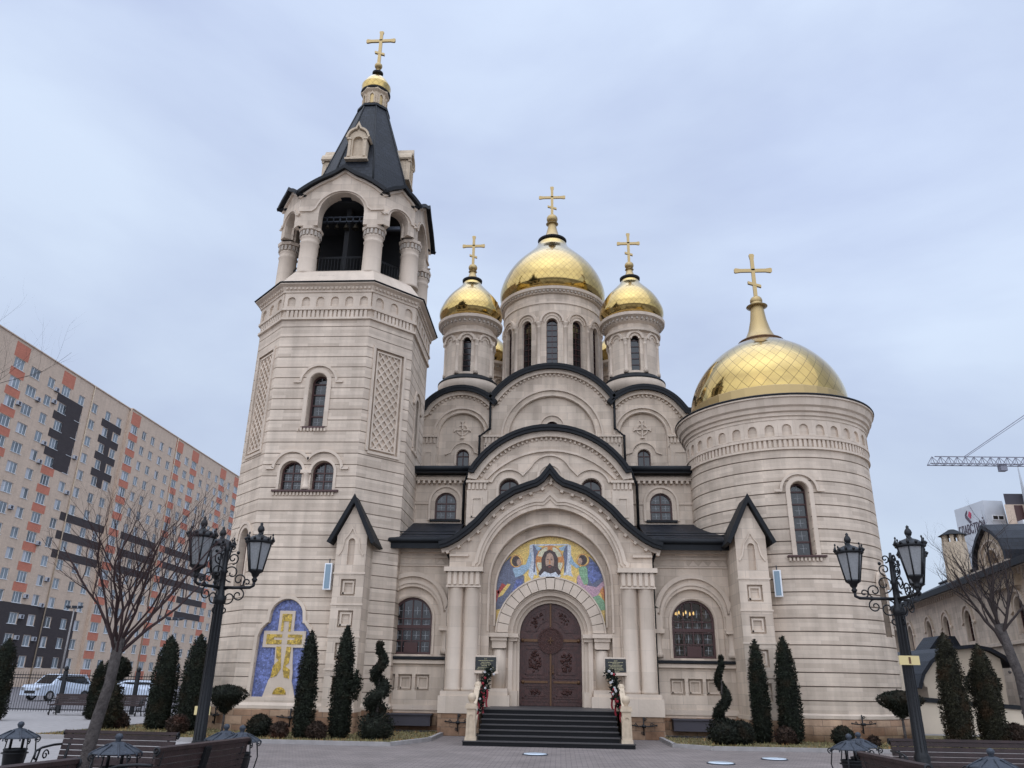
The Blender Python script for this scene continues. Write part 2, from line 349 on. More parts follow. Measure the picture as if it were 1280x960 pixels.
def tube(bm, pts, r, n=6, M=None, mi=0, cap=True):
    pts = [Vector(p) for p in pts]
    rs = r if isinstance(r, (list, tuple)) else [r]*len(pts)
    rings = []; up = None
    for i, p in enumerate(pts):
        d = (pts[min(i+1, len(pts)-1)]-pts[max(i-1, 0)])
        if d.length < 1e-9: d = Vector((0, 0, 1))
        d.normalize()
        if up is None:
            up = Vector((0, 0, 1)) if abs(d.z) < .9 else Vector((1, 0, 0))
        s = d.cross(up)
        if s.length < 1e-6: s = d.cross(Vector((0, 1, .1)))
        s.normalize(); up = s.cross(d).normalized()
        rings.append(vtx(bm, M, [p+(s*cos(2*pi*k/n)+up*sin(2*pi*k/n))*rs[i] for k in range(n)]))
    for i in range(len(pts)-1):
        for k in range(n):
            j = (k+1) % n
            f = bm.faces.new((rings[i][k], rings[i][j], rings[i+1][j], rings[i+1][k])); f.material_index = mi; f.smooth = n > 4
    if cap and n > 2:
        bm.faces.new(rings[0][::-1]).material_index = mi; bm.faces.new(rings[-1]).material_index = mi
def ball(bm, c, r, n=12, m=8, sz=1, M=None, mi=0):
    lathe(bm, [(max(1e-4, r*sin(pi*i/m)), c[2]-r*sz*cos(pi*i/m)) for i in range(m+1)], (c[0], c[1]), n, M, mi)
def uvbox(bm, only_missing=False):
    uv = bm.loops.layers.uv.verify(); bm.normal_update()
    for f in bm.faces:
        n = f.normal
        for l in f.loops:
            p = l.vert.co
            if abs(n.z) > .75: l[uv].uv = (p.x, p.y)
            else:
                t = Vector((-n.y, n.x)); t = t.normalized() if t.length > 1e-6 else Vector((1, 0))
                l[uv].uv = (p.x*t.x+p.y*t.y, p.z)
def origin_of(o):
    v = Vector((0, 0, 0))
    while o is not None: v += o.location; o = o.parent
    return v
def obj(name, bm, mats, parent=None, uv='box', kind=None, label=None, cat=None, group=None, local=False, smooth_angle=None, recalc=False):
    if recalc: bmesh.ops.recalc_face_normals(bm, faces=bm.faces)
    if uv == 'box': uvbox(bm)
    me = bpy.data.meshes.new(name); bm.to_mesh(me); bm.free()
    for m in (mats if isinstance(mats, (list, tuple)) else [mats]): me.materials.append(MATS[m])
    o = bpy.data.objects.new(name, me); COL.objects.link(o)
    if parent:
        o.parent = parent
        if not local: o.location = -origin_of(parent)
    if kind: o['kind'] = kind
    if label: o['label'] = label
    if cat: o['category'] = cat
    if group: o['group'] = group
    return o
def thing(name, label, cat, loc=(0, 0, 0), rz=0, group=None):
    o = bpy.data.objects.new(name, None); COL.objects.link(o); o.empty_display_size = .3
    o.location = loc; o.rotation_euler = (0, 0, rz); o['label'] = label; o['category'] = cat
    if group: o['group'] = group
    return o
def copy_tree(o, parent=None, kids=None):
    c = o.copy(); COL.objects.link(c); c.parent = parent
    for ch in [x for x in list(COL.objects) if x.parent == o]: copy_tree(ch, c)
    return c
B = bmesh.new
def face_M(mid, n):
    """local x along the wall, y inward, z up"""
    t = Vector((-n[1], n[0], 0)); i = Vector((-n[0], -n[1], 0))
    m = Matrix((t, i, Vector((0, 0, 1)))).transposed().to_4x4(); m.translation = Vector((mid[0], mid[1], 0)); return m
def grooves(bm, zs, depth=.04, g=.030, y0=0, tol=.004):
    """cut real joints into the front face (local y == y0)"""
    for z in zs:
        for dz in (-.5*g-.006, -.5*g, .5*g, .5*g+.006):
            bmesh.ops.bisect_plane(bm, geom=bm.verts[:]+bm.edges[:]+bm.faces[:], plane_co=(0, 0, z+dz), plane_no=(0, 0, 1), dist=1e-5)
    zz = sorted(zs)
    for v in bm.verts:
        if abs(v.co.y-y0) < tol:
            for z in zz:
                if abs(v.co.z-z) < .5*g+.002: v.co.y += depth; break
    for f in bm.faces:
        if all(abs(v.co.y-y0-depth) < .001 for v in f.verts): f.material_index = 1
def xform(bm, M):
    for v in bm.verts: v.co = M @ v.co
def join(dst, src):
    me = bpy.data.meshes.new('tmp'); src.to_mesh(me); src.free(); dst.from_mesh(me); bpy.data.meshes.remove(me)
def window(bm, cx, zb, zs, r, y, M=None, nx=2, rows=None, fw=.06, bar=.045, cross=True, arched=True):
    """frame (0), glass (1), pale lead crosses (2); round head of radius r springing at zs"""
    o = archo(cx, zb, zs, r, 14) if arched else [(cx-r, zb), (cx-r, zs), (cx+r, zs), (cx+r, zb)]
    ri = r-fw
    i = archo(cx, zb+fw, zs, ri, 14) if arched else [(cx-ri, zb+fw), (cx-ri, zs-fw), (cx+ri, zs-fw), (cx+ri, zb+fw)]
    slab(bm, o, [i], y, y+.08, M, 0)
    g = archo(cx, zb+.01, zs, r-.01, 14) if arched else o
    slab(bm, g, [], y+.055, y+.062, M, 1)
    top = lambda x: (zs+sqrt(max(0, ri*ri-(x-cx)**2)) if arched else zs)
    xs = [cx-ri+2*ri*k/nx for k in range(nx+1)]
    for x in xs[1:-1]: box(bm, x-bar/2, x+bar/2, y+.012, y+.057, zb+fw*.5, top(x)-.005, M, 0)
    rows = rows or max(2, round((zs-zb)/.55))
    zl = [zb+fw+(zs-zb-fw)*k/rows for k in range(rows+1)]
    for z in zl[1:]: box(bm, cx-ri-.005, cx+ri+.005, y+.016, y+.057, z-bar/2, z+bar/2, M, 0)
    if cross:
        zc = [(zl[k]+zl[k+1])/2 for k in range(rows)]+([zs+ri*.42] if arched else [])
        for k in range(nx):
            xc = (xs[k]+xs[k+1])/2
            if nx > 2 and k in (0, nx-1): pass
            for z in zc:
                if z > zs and top(xc) < z+.1: z = zs+(top(xc)-zs)*.5
                h = min(.15, (zl[1]-zl[0])*.36); w = min(.13, ri/nx*.7)
                box(bm, xc-.009, xc+.009, y+.045, y+.053, z-h, z+h, M, 2); box(bm, xc-w, xc+w, y+.046, y+.0535, z-.007, z+.007, M, 2)
WM = ['frame_brown', 'glass', 'lead_white']

# ================================================================== THE CHURCH
XC = -.35
church = thing('church', 'pale limestone church with gilded onion domes, a bell tower and a round tower', 'church', (XC, 28.6, 0))
def cross_bm(bm, c, z0, z1, arm, za, thick=.09, zl=None):
    """gilded cross with flared ends and a small slanted lower bar"""
    x, y = c; w = (z1-z0)*.028+.028; t = thick/2
    def flare(p0, p1, w0, w1):
        d = Vector((p1[0]-p0[0], p1[1]-p0[1])).normalized(); n = Vector((-d.y, d.x))
        m = (p0[0]*.35+p1[0]*.65, p0[1]*.35+p1[1]*.65)
        o = [(p0[0]+n.x*w0, p0[1]+n.y*w0), (m[0]+n.x*w0, m[1]+n.y*w0), (p1[0]-d.x*w1*.4+n.x*w1, p1[1]-d.y*w1*.4+n.y*w1), (p1[0]+n.x*w1*.7, p1[1]+n.y*w1*.7),
             (p1[0]-n.x*w1*.6, p1[1]-n.y*w1*.6), (p1[0]-d.x*w1*.5-n.x*w1, p1[1]-d.y*w1*.5-n.y*w1), (m[0]-n.x*w0, m[1]-n.y*w0), (p0[0]-n.x*w0, p0[1]-n.y*w0)]
        slab(bm, o[::-1], [], y-t, y+t)
    flare((x, za), (x, z1), w*.9, w*1.35); flare((x, za), (x-arm, za), w*.9, w*1.35); flare((x, za), (x+arm, za), w*.9, w*1.35)
    slab(bm, [(x-w*.9, z0), (x-w*.9, za), (x+w*.9, za), (x+w*.9, z0)], [], y-t*1.05, y+t*1.05)
    zl = zl or z0+(za-z0)*.45; a = arm*.34
    slab(bm, [(x-a, zl+a*.35-w*.7), (x-a, zl+a*.35+w*.7), (x+a, zl-a*.35+w*.7), (x+a, zl-a*.35-w*.7)], [], y-t*1.25, y+t*1.25)

def drum_cross(parent, c, neck_r, neck_z, ball_z, ball_r, z0, z1, arm, za):
    bm = B()
    lathe(bm, [(neck_r, neck_z), (neck_r*.72, neck_z+(ball_z-neck_z)*.25), (neck_r*.45, neck_z+(ball_z-neck_z)*.55), (neck_r*.3, ball_z-ball_r*.8), (neck_r*.28, ball_z)], c, 24, uvref='turn')
    lathe(bm, [(neck_r*.36, ball_z-ball_r*1.05), (neck_r*.42, ball_z-ball_r*.98), (neck_r*.36, ball_z-ball_r*.9)], c, 20)
    obj('finial_cone', bm, 'gold', parent, uv=None)
    bm = B(); ball(bm, (c[0], c[1], ball_z), ball_r, 20, 12, .92); obj('ball', bm, 'gold', parent, uv=None)
    bm = B(); cross_bm(bm, c, z0, z1, arm, za); obj('cross', bm, 'gold', parent)

def curved_wall(bm, c, R, a0, a1, z0, z1, holes=(), gz=(), step=5, back=False):
    """wall panel on a cylinder between two bearings (degrees, 270 = facing the camera). holes in (arc metres from the middle, z)"""
    mid = radians((a0+a1)/2); half = radians(abs(a1-a0)/2)*R
    t = B(); slab(t, [(-half, z0), (-half, z1), (half, z1), (half, z0)], holes, 0, .45, None, 0, back=False)
    k = int(2*half/(R*radians(step)))+1
    for i in range(1, k):
        bmesh.ops.bisect_plane(t, geom=t.verts[:]+t.edges[:]+t.faces[:], plane_co=(-half+2*half*i/k, 0, 0), plane_no=(1, 0, 0), dist=1e-5)
    if gz: grooves(t, gz)
    uv = t.loops.layers.uv.verify()
    for f in t.faces:
        for l in f.loops: l[uv].uv = (l.vert.co.x+mid*R, l.vert.co.z)
    for v in t.verts:
        a = mid+v.co.x/R; r = R-v.co.y
        v.co = Vector((c[0]+r*cos(a), c[1]+r*sin(a), v.co.z))
    join(bm, t)
def cyl_M(c, R, ang):
    a = radians(ang); return face_M((c[0]+R*cos(a), c[1]+R*sin(a)), (cos(a), sin(a)))
def ring(bm, c, prof, n=64): lathe(bm, prof, c, n, smooth=False)

# ---------------------------------------------------------------- domed drums
def drum(c, R, z0, zc, nb, win, label, big=False, front_only=False):
    """cylindrical drum with blind arcade, cornice and onion dome"""
    bm = B(); step = 360/nb; a_start = 270-step/2
    wz0 = zc-(5.2 if big else 2.85); wr = .33 if big else .25; wsp = zc-(2.0 if big else 1.05)
    for k in range(nb):
        a = a_start+k*step; front = True
        hw = wr
        holes = [archo(0, wz0, wsp, hw, 10)] if win(k) else []
        curved_wall(bm, c, R, a, a+step, z0, zc, holes, (), 6)
    d = obj('drum', bm, 'limestone', church, uv=None, label=label)
    # arcade: half columns and arches
    bm = B()
    for k in range(nb):
        am = 270+k*step; M = cyl_M(c, R, am); w = R*sin(radians(step/2))
        band(bm, arc(0, wsp+(.08 if big else .02), w-.17, 180, 0, 12), 0, .13, -.07, .08, M)
        band(bm, arc(0, wsp+(.08 if big else .02), w-.34, 180, 0, 12), 0, .05, -.035, .08, M)
    obj('blind_arcade', bm, 'limestone_trim', d, local=True)
    for k in range(nb):
        a = radians(270+(k+.5)*step); p = (c[0]+(R-.02)*cos(a), c[1]+(R-.02)*sin(a)); bm = B(); r = .12 if big else .10
        lathe(bm, [(r*1.35, wz0-.1), (r*1.35, wz0+.1), (r, wz0+.16), (r, wsp-.28), (r*1.2, wsp-.25), (r, wsp-.22), (r*1.1, wsp-.1), (r*1.6, wsp+.02), (r*1.6, wsp+.1)], p, 12)
        obj('half_column', bm, 'limestone_trim', d, uv=None, local=True)
    for k in range(nb):
        if win(k):
            bm = B(); am = 270+k*step
            window(bm, 0, wz0, wsp, wr, .22, cyl_M(c, R, am), nx=2 if big else 1, rows=9 if big else 5, fw=.045, bar=.03, cross=False)
            obj('window', bm, WM, d, local=True)
    # cornice
    bm = B(); q = .28 if big else .38
    if big:
        ring(bm, c, [(R, zc-.75), (R+.05, zc-.72), (R+.05, zc-.62), (R, zc-.6)])
        ring(bm, c, [(R+.02, zc-.12), (R+.12, zc-.08), (R+.12, zc), (R+.28, zc+.12), (R+.30, zc+.28), (R+.05, zc+.36)])
    else:
        ring(bm, c, [(R, zc-.62), (R+.17, zc-.56), (R+.19, zc-.42), (R, zc-.34)])
        ring(bm, c, [(R, zc-.1), (R+.15, zc), (R+.24, zc+.14), (R+.44, zc+.24), (R+.46, zc+.40), (R+.2, zc+.5)])
    nd = int(2*pi*R/.22)
    for i in range(nd):
        a = 360*i/nd; M = cyl_M(c, R, a); box(bm, -.05, .05, -(.22 if big else .30), 0, zc+(-.02 if big else .04), zc+(.13 if big else .17), M)
    obj('cornice', bm, 'limestone_trim', d, uv=None, local=True)
    if not big:
        bm = B(); lathe(bm, [(R+.30, z0-.3), (R+.30, z0+.35), (R+.16, z0+.55), (R, z0+.58)], c, 48)
        obj('drum_base', bm, 'limestone_trim', d, uv=None, local=True)
        bm = B(); lathe(bm, [(R+.31, z0+.33), (R+.31, z0+.42), (R+.05, z0+.68), (R, z0+.68)], c, 48)
        obj('flashing', bm, 'roof_metal', d, uv=None, local=True)
    return d
def dome(c, prof, material, label, neck, ballz, ballr, cz0, cz1, arm, za, collar=True, n=72):
    bm = B(); lathe(bm, prof, c, n, uvref='turn')
    d = obj('dome', bm, material, church, uv=None, label=label)
    r, z = neck
    if collar:
        bm = B(); lathe(bm, [(r*.95, z-.10), (r*1.12, z-.08), (r*1.15, z+.04), (r*.8, z+.10)], c, 32); obj('collar', bm, 'matte_black', d, uv=None, local=True)
    bm = B()
    lathe(bm, [(r*.92, z+.05), (r*.70, z+(ballz-z)*.13), (r*.52, z+(ballz-z)*.30), (r*.38, z+(ballz-z)*.55), (r*.28, ballz-ballr*.7), (r*.26, ballz)], c, 24)
    lathe(bm, [(r*.36, ballz-ballr*1.15), (r*.5, ballz-ballr*1.05), (r*.36, ballz-ballr*.9)], c, 20)
    obj('finial_cone', bm, 'gold', d, uv=None, local=True)
    bm = B(); ball(bm, (c[0], c[1], ballz), ballr, 20, 12, .92); obj('ball', bm, 'gold', d, uv=None, local=True)
    bm = B(); cross_bm(bm, c, cz0, cz1, arm, za); obj('cross', bm, 'gold', d, local=True)
    return d
def onion(rb, rm, zb, zt, rn, zm=.22):
    """onion profile: base radius, widest radius, base z, neck z, neck radius"""
    H = zt-zb; P = [(0, rb), (.07, rb+(rm-rb)*.6), (zm, rm), (.36, rm*.935), (.48, rm*.845), (.58, rm*.745), (.67, rm*.63), (.75, rm*.515), (.82, rm*.415), (.89, rm*.33), (.95, rm*.275+rn*.05), (1, rn)]
    o = []
    for i in range(len(P)-1):
        for k in range(4):
            t = k/4; p0 = P[max(0, i-1)]; p1 = P[i]; p2 = P[i+1]; p3 = P[min(len(P)-1, i+2)]
            f = lambda a, b, c_, d: .5*((2*b)+(-a+c_)*t+(2*a-5*b+4*c_-d)*t*t+(-a+3*b-3*c_+d)*t**3)
            o.append((f(p0[1], p1[1], p2[1], p3[1]), zb+H*f(p0[0], p1[0], p2[0], p3[0])))
    o.append((rn, zt)); return o
CB = (-.36, 43)
drum(CB, 2.95, 15.5, 22.9, 12, lambda k: True, 'large central drum ringed with tall dark windows', big=True)
dome(CB, [(2.72, 23.15), (2.92, 23.28), (3.06, 23.45)]+[p for p in onion(3.08, 3.24, 23.2, 28.0, .80, .2) if p[1] > 23.6], 'gold_tiles_big', 'largest onion dome in the middle', (.80, 28.05), 29.75, .36, 30.0, 32.25, .86, 31.42)
XS = -.43; OS = 4.53
for sx, lab in ((-1, 'left'), (1, 'right')):
    c = (XS+sx*OS, 39.5)
    drum(c, 1.36, 16.38, 20.05, 8, lambda k: k % 2 == 0, 'small %s front drum' % lab)
    dome(c, [(1.38, 20.48), (1.52, 20.56), (1.63, 20.68)]+[p for p in onion(1.62, 1.79, 20.5, 23.35, .5, .22) if p[1] > 20.8], 'gold_tiles_small', 'small %s front onion dome' % lab, (.50, 23.35), 24.25, .26, 24.45, 26.4, .66, 25.72)
    c = (XS+sx*4.35, 47.3)
    drum(c, 1.36, 16.7, 20.6, 8, lambda k: k % 2 == 0, 'small %s rear drum' % lab)
    dome(c, onion(1.62, 1.79, 21.0, 23.7, .5, .22), 'gold_tiles_small', 'small %s rear onion dome' % lab, (.50, 23.7), 24.5, .26, 24.7, 26.5, .66, 25.9)

# ---------------------------------------------------------------- main cube with three gables (plane y = 36)
def gable_arc(xc, half, ztop, R, n=22, flare=0):
    a = math.asin(min(1, half/R)); P = [(xc+R*sin(-a+2*a*i/n), ztop-R+R*cos(-a+2*a*i/n)) for i in range(n+1)]
    return P
GC = gable_arc(-.33, 2.95, 16.35, 3.38); GL = gable_arc(-4.82, 1.62, 15.2, 2.06); GR = gable_arc(4.16, 1.62, 15.2, 2.06)
GL = [(-6.85, 14.0), (-6.6, 14.1)]+[p for p in GL if p[1] > 14.1]; GR = [p for p in GR]+[(6.1, 13.98), (6.5, 13.93)]
Yc = 36.0
bm = B()
out_ = [(-6.85, 8.0)]+GL+[p for p in GC]+GR+[(6.5, 8.0)]
# dedupe where the gables meet
o2 = [out_[0]]
for p in out_[1:]:
    if p[0] > o2[-1][0]+.01 or p is out_[1] or (p == out_[-1]): o2.append(p)
def wopen(x, r=.31, zb=11.25, zs=11.95): return archo(x, zb, zs, r, 10)
hl = [archo(-4.75, 8.5, 12.95, 1.12, 16), archo(4.06, 8.5, 12.95, 1.12, 16), archo(-.33, 8.5, 12.85, 2.1, 24)]
slab(bm, o2, hl, Yc, Yc+.3)
nave = obj('nave_wall', bm, 'limestone', church, label='upper wall of the nave under three rounded gables')
bm = B()
slab(bm, [(-6.8, 8), (-6.8, 14), (-3.3, 14.6), (-.33, 15.9), (2.6, 14.6), (6.45, 13.9), (6.45, 8)], [wopen(-4.68), wopen(4.07), wopen(-.33, .36, 12.6, 13.35), wopen(-2.05, .36, 11.9, 12.45), wopen(1.4, .36, 11.9, 12.45)], Yc+.14, Yc+.6)
obj('recessed_wall', bm, 'limestone', nave, local=True)
bm = B()
for x0, x1 in ((-6.85, -6.6), (6.25, 6.5)): box(bm, x0, x1, 36.31, 50, 6, 13.9)
obj('side_wall', bm, 'limestone', church)
bm = B()
for path, d in ((GC, 10), (GL, 6), (GR, 6)):
    band(bm, path, .02, .13, Yc-.32, Yc+d)            # barrel roofs
    band(bm, path, .12, .26, Yc-.38, Yc-.05)          # thick rolled edge
    band(bm, path, -.02, .15, Yc-.36, Yc-.29)
box(bm, -6.9, 6.5, 38, 50, 13.7, 13.95)
obj('gable_roof', bm, 'roof_metal', church)
bm = B()
def dentils(bm, path, off, size, y0, y1, pitch, depth=.1):
    acc = 0; nxt = pitch/2
    for i in range(len(path)-1):
        a = Vector(path[i]); b = Vector(path[i+1]); l = (b-a).length
        if l < 1e-6: continue
        d = (b-a)/l; n = Vector((-d.y, d.x))
        while nxt < acc+l:
            p = a+d*(nxt-acc)-n*off; h = size/2
            q = [p-d*h, p+d*h, p+d*h-n*depth, p-d*h-n*depth]
            slab(bm, [(v.x, v.y) for v in q][::-1], [], y0, y1); nxt += pitch
        acc += l
for path in (GC, GL, GR):
    band(bm, path, -.20, .01, Yc-.16, Yc+.02); dentils(bm, path, .20, .09, Yc-.08, Yc+.02, .24, .11)
for xc, r, z in ((-4.75, 1.12, 12.95), (4.06, 1.12, 12.95), (-.33, 2.1, 12.85)):
    w = .22 if r < 2 else .3
    band(bm, [(xc-r, z-.6)]+arc(xc, z, r, 180, 0, 24)+[(xc+r, z-.6)], .03, .09, Yc-.05, Yc+.05)
    band(bm, arc(xc, z, r+w, 180, 0, 24), 0, .10, Yc-.09, Yc+.02)
    for s in (-1, 1): box(bm, xc+s*(r+w)-.05+(.05*s), xc+s*(r+w)+.3*s if s > 0 else xc-(r+w)+.05, Yc-.09, Yc+.02, z-.08, z+.02) if False else None
# little cross medallions
for x in (-4.73, 4.03):
    z = 13.25; y = Yc+.14
    band(bm, arc(x, z, .23, 180, -180, 20), 0, .05, y-.05, y+.01)
    for dx, dz in ((0, .44), (0, -.44), (.42, 0), (-.42, 0)):
        d = Vector((dx, dz)).normalized(); n = Vector((-d.y, d.x)); L_ = Vector((dx, dz)).length
        q = [d*.04-n*.03, d*L_*.8-n*.035, d*L_-n*.11, d*L_+n*.11, d*L_*.8+n*.035, d*.04+n*.03]
        slab(bm, [(x+v.x, z+v.y) for v in q], [], y-.075, y+.01)
# hoods above small windows
for x, z, y in ((-4.68, 11.95, Yc+.14), (4.07, 11.95, Yc+.14), (-.33, 13.35, Yc+.14), (-2.05, 12.45, Yc+.14), (1.4, 12.45, Yc+.14)):
    r = .56
    band(bm, [(x-r-.28, z+.03)]+arc(x, z+.06, r, 172, 8, 14)+[(x+r+.28, z+.03)], 0, .06, y-.07, y+.01)
    band(bm, [(x-.33, z-.4)]+arc(x, z, .33, 180, 0, 14)+[(x+.33, z-.4)], 0, .07, y-.03, y+.01)
# fluted pilaster capitals, and pilasters with sunk panels
def capital(bm, x0, x1, z0, z1, y, d=.10, n=None):
    w = x1-x0; n = n or max(3, round(w/.17))
    box(bm, x0-.06, x1+.06, y-d-.05, y+.05, z1-.10, z1); box(bm, x0, x1, y-d*.35, y+.05, z0, z1-.10); box(bm, x0-.03, x1+.03, y-d*.6, y+.05, z0-.06, z0)
    for k in range(n):
        c = x0+w*(k+.5)/n; box(bm, c-w/n*.30, c+w/n*.30, y-d, y, z0+.03, z1-.10)
for x0, x1 in ((-6.7, -5.98), (-3.62, -2.62), (1.92, 3.0), (5.3, 6.3)):
    capital(bm, x0, x1, 12.5, 12.92, Yc)
    box(bm, x0, x1, Yc-.05, Yc+.02, 8.5, 12.44)
    band(bm, [(x0+.18, 11.0), (x0+.18, 12.1), (x1-.18, 12.1), (x1-.18, 11.0)], -.05, .0, Yc-.075, Yc-.04)
obj('moulding', bm, 'limestone_trim', nave, local=True)
for x, zb, zs, r in ((-4.68, 11.25, 11.95, .31), (4.07, 11.25, 11.95, .31), (-.33, 12.6, 13.35, .36), (-2.05, 11.9, 12.45, .36), (1.4, 11.9, 12.45, .36)):
    bm = B(); window(bm, x, zb, zs, r, Yc+.28, nx=2, rows=1, fw=.05, cross=False); obj('window', bm, WM, nave, local=True)
def pipe(pts, parent=church, r=.06):
    bm = B(); tube(bm, pts, r, 8)
    for p in pts[1:-1]: ball(bm, p, r*1.25, 8, 6)
    return obj('downpipe', bm, 'roof_metal', parent, uv=None)
pipe([(-3.36, Yc-.2, 15.1), (-3.36, Yc-.14, 13.25), (-3.85, Yc-.14, 12.85), (-3.85, Yc-.14, 10.0)])
pipe([(2.70, Yc-.2, 15.1), (2.70, Yc-.14, 13.25), (3.13, Yc-.14, 12.85), (3.13, Yc-.14, 10.0)])

# ---------------------------------------------------------------- second storey: walls at 31.6, gabled bay at 31.0
Yn = 31.0
G2 = gable_arc(-.40, 3.10, 11.50, 3.55); G2 = [(-3.72, 9.72)]+G2+[(2.92, 9.72)]
bm = B()
slab(bm, [(-3.72, 6.0)]+G2+[(2.92, 6.0)], [archo(-2.04, 8.0, 9.1, .42, 12), archo(1.30, 8.0, 9.1, .42, 12), archo(-.37, 8.0, 9.62, .34, 12)], Yn, Yn+.5)
bay = obj('bay_wall', bm, 'limestone', church, label='middle wall bay under the broad rounded gable')
bm = B()
window(bm, -.37, 8.0, 9.62, .34, Yn+.25, nx=2, rows=2, fw=.05, cross=False)
for x in (-2.04, 1.30): window(bm, x, 8.0, 9.1, .42, Yn+.25, nx=2, rows=2, fw=.05, cross=False)
obj('window', bm, WM, bay, local=True)
bm = B()
band(bm, G2, .02, .14, Yn-.35, Yn+6); band(bm, G2, .12, .25, Yn-.42, Yn-.05); band(bm, G2, -.0, .16, Yn-.38, Yn-.30)
obj('gable_roof', bm, 'roof_metal', church)
bm = B()
band(bm, G2, -.22, .01, Yn-.18, Yn+.02); dentils(bm, G2, .22, .08, Yn-.08, Yn+.02, .22, .11)
A2 = [(-3.0, 9.52)]+gable_arc(-.35, 2.5, 10.74, 3.2)+[(2.3, 9.52)]
band(bm, gable_arc(-.35, 2.62, 10.66, 3.45), 0, .09, Yn-.09, Yn+.02)
# wavy hood over the three windows
wv = [(-3.0, 9.38)]+arc(-2.04, 9.15, .72, 165, 40, 12)+arc(-.37, 9.62, .85, 155, 25, 14)+arc(1.30, 9.15, .72, 140, 15, 12)+[(2.2, 9.38)]
band(bm, wv, 0, .07, Yn-.08, Yn+.02)
for x in (-2.04, 1.30, -.37):
    z = 9.1 if x != -.37 else 9.62
    band(bm, [(x-.44, z-1)]+arc(x, z, .44, 180, 0, 12)+[(x+.44, z-1)], 0, .1, Yn-.05, Yn+.02)
for s in (-1, 1):
    x0, x1 = (-3.75, -2.95) if s < 0 else (2.15, 2.95)
    capital(bm, x0, x1, 9.02, 9.42, Yn)
    box(bm, x0-.02, x1+.02, Yn-.06, Yn+.02, 6.5, 8.96)
    band(bm, [(x0+.18, 7.9), (x0+.18, 8.72), (x1-.18, 8.72), (x1-.18, 7.9), (x0+.15, 7.9)], -.06, 0, Yn-.10, Yn-.05)
obj('moulding', bm, 'limestone_trim', bay, local=True)
for s, x0, x1, wx in ((-1, -8.0, -3.7, -4.72), (1, 2.9, 8.0, 4.15)):
    bm = B()
    slab(bm, [(x0, 6.0), (x0, 9.9), (x1, 9.9), (x1, 6.0)], [archo(wx, 7.93, 8.62, .45, 12)], 31.6, 32.0)
    w = obj('side_bay_wall', bm, 'limestone', church)
    bm = B(); window(bm, wx, 7.93, 8.62, .45, 31.72, nx=2, rows=2, fw=.06); obj('window', bm, WM, w, local=True)
    bm = B()
    band(bm, [(wx-.62, 7.9)]+arc(wx, 8.66, .62, 180, 0, 14)+[(wx+.62, 7.9)], 0, .09, 31.53, 31.62)
    box(bm, x0, wx-.71, 31.55, 31.62, 8.58, 8.62); box(bm, wx+.71, x1, 31.55, 31.62, 8.58, 8.62)
    box(bm, x0, x1, 31.50, 31.62, 7.70, 7.78)
    box(bm, x0, x1, 31.45, 31.62, 9.55, 9.7)
    k = x0+.1
    while k < x1-.1: box(bm, k, k+.10, 31.38, 31.6, 9.42, 9.56); k += .22
    obj('moulding', bm, 'limestone_trim', w, local=True)
    bm = B(); box(bm, wx-.62, wx+.62, 31.48, 31.75, 7.84, 7.93); obj('window_sill', bm, 'roof_metal', w, local=True)
    # eaves gutter of the second storey and its roof slope
    bm = B()
    box(bm, x0, x1-.1*(s < 0), 31.1, 31.7, 9.80, 10.02); tube(bm, [(x0, 31.12, 9.97), (x1, 31.12, 9.97)], .13, 8)
    slab(bm, [(x0, 0), (x0, .08), (x1, .08), (x1, 0)], [], 0, 4.6, Matrix.Translation((0, 31.15, 10.02)) @ Matrix.Rotation(radians(12), 4, 'X'))
    obj('eaves_roof', bm, 'roof_metal', church)
pipe([(-3.62, Yn-.3, 9.9), (-3.95, Yn+.35, 9.35), (-3.95, Yn+.45, 7.0)]); pipe([(2.85, Yn-.3, 9.9), (3.18, Yn+.35, 9.35), (3.18, Yn+.45, 7.0)])

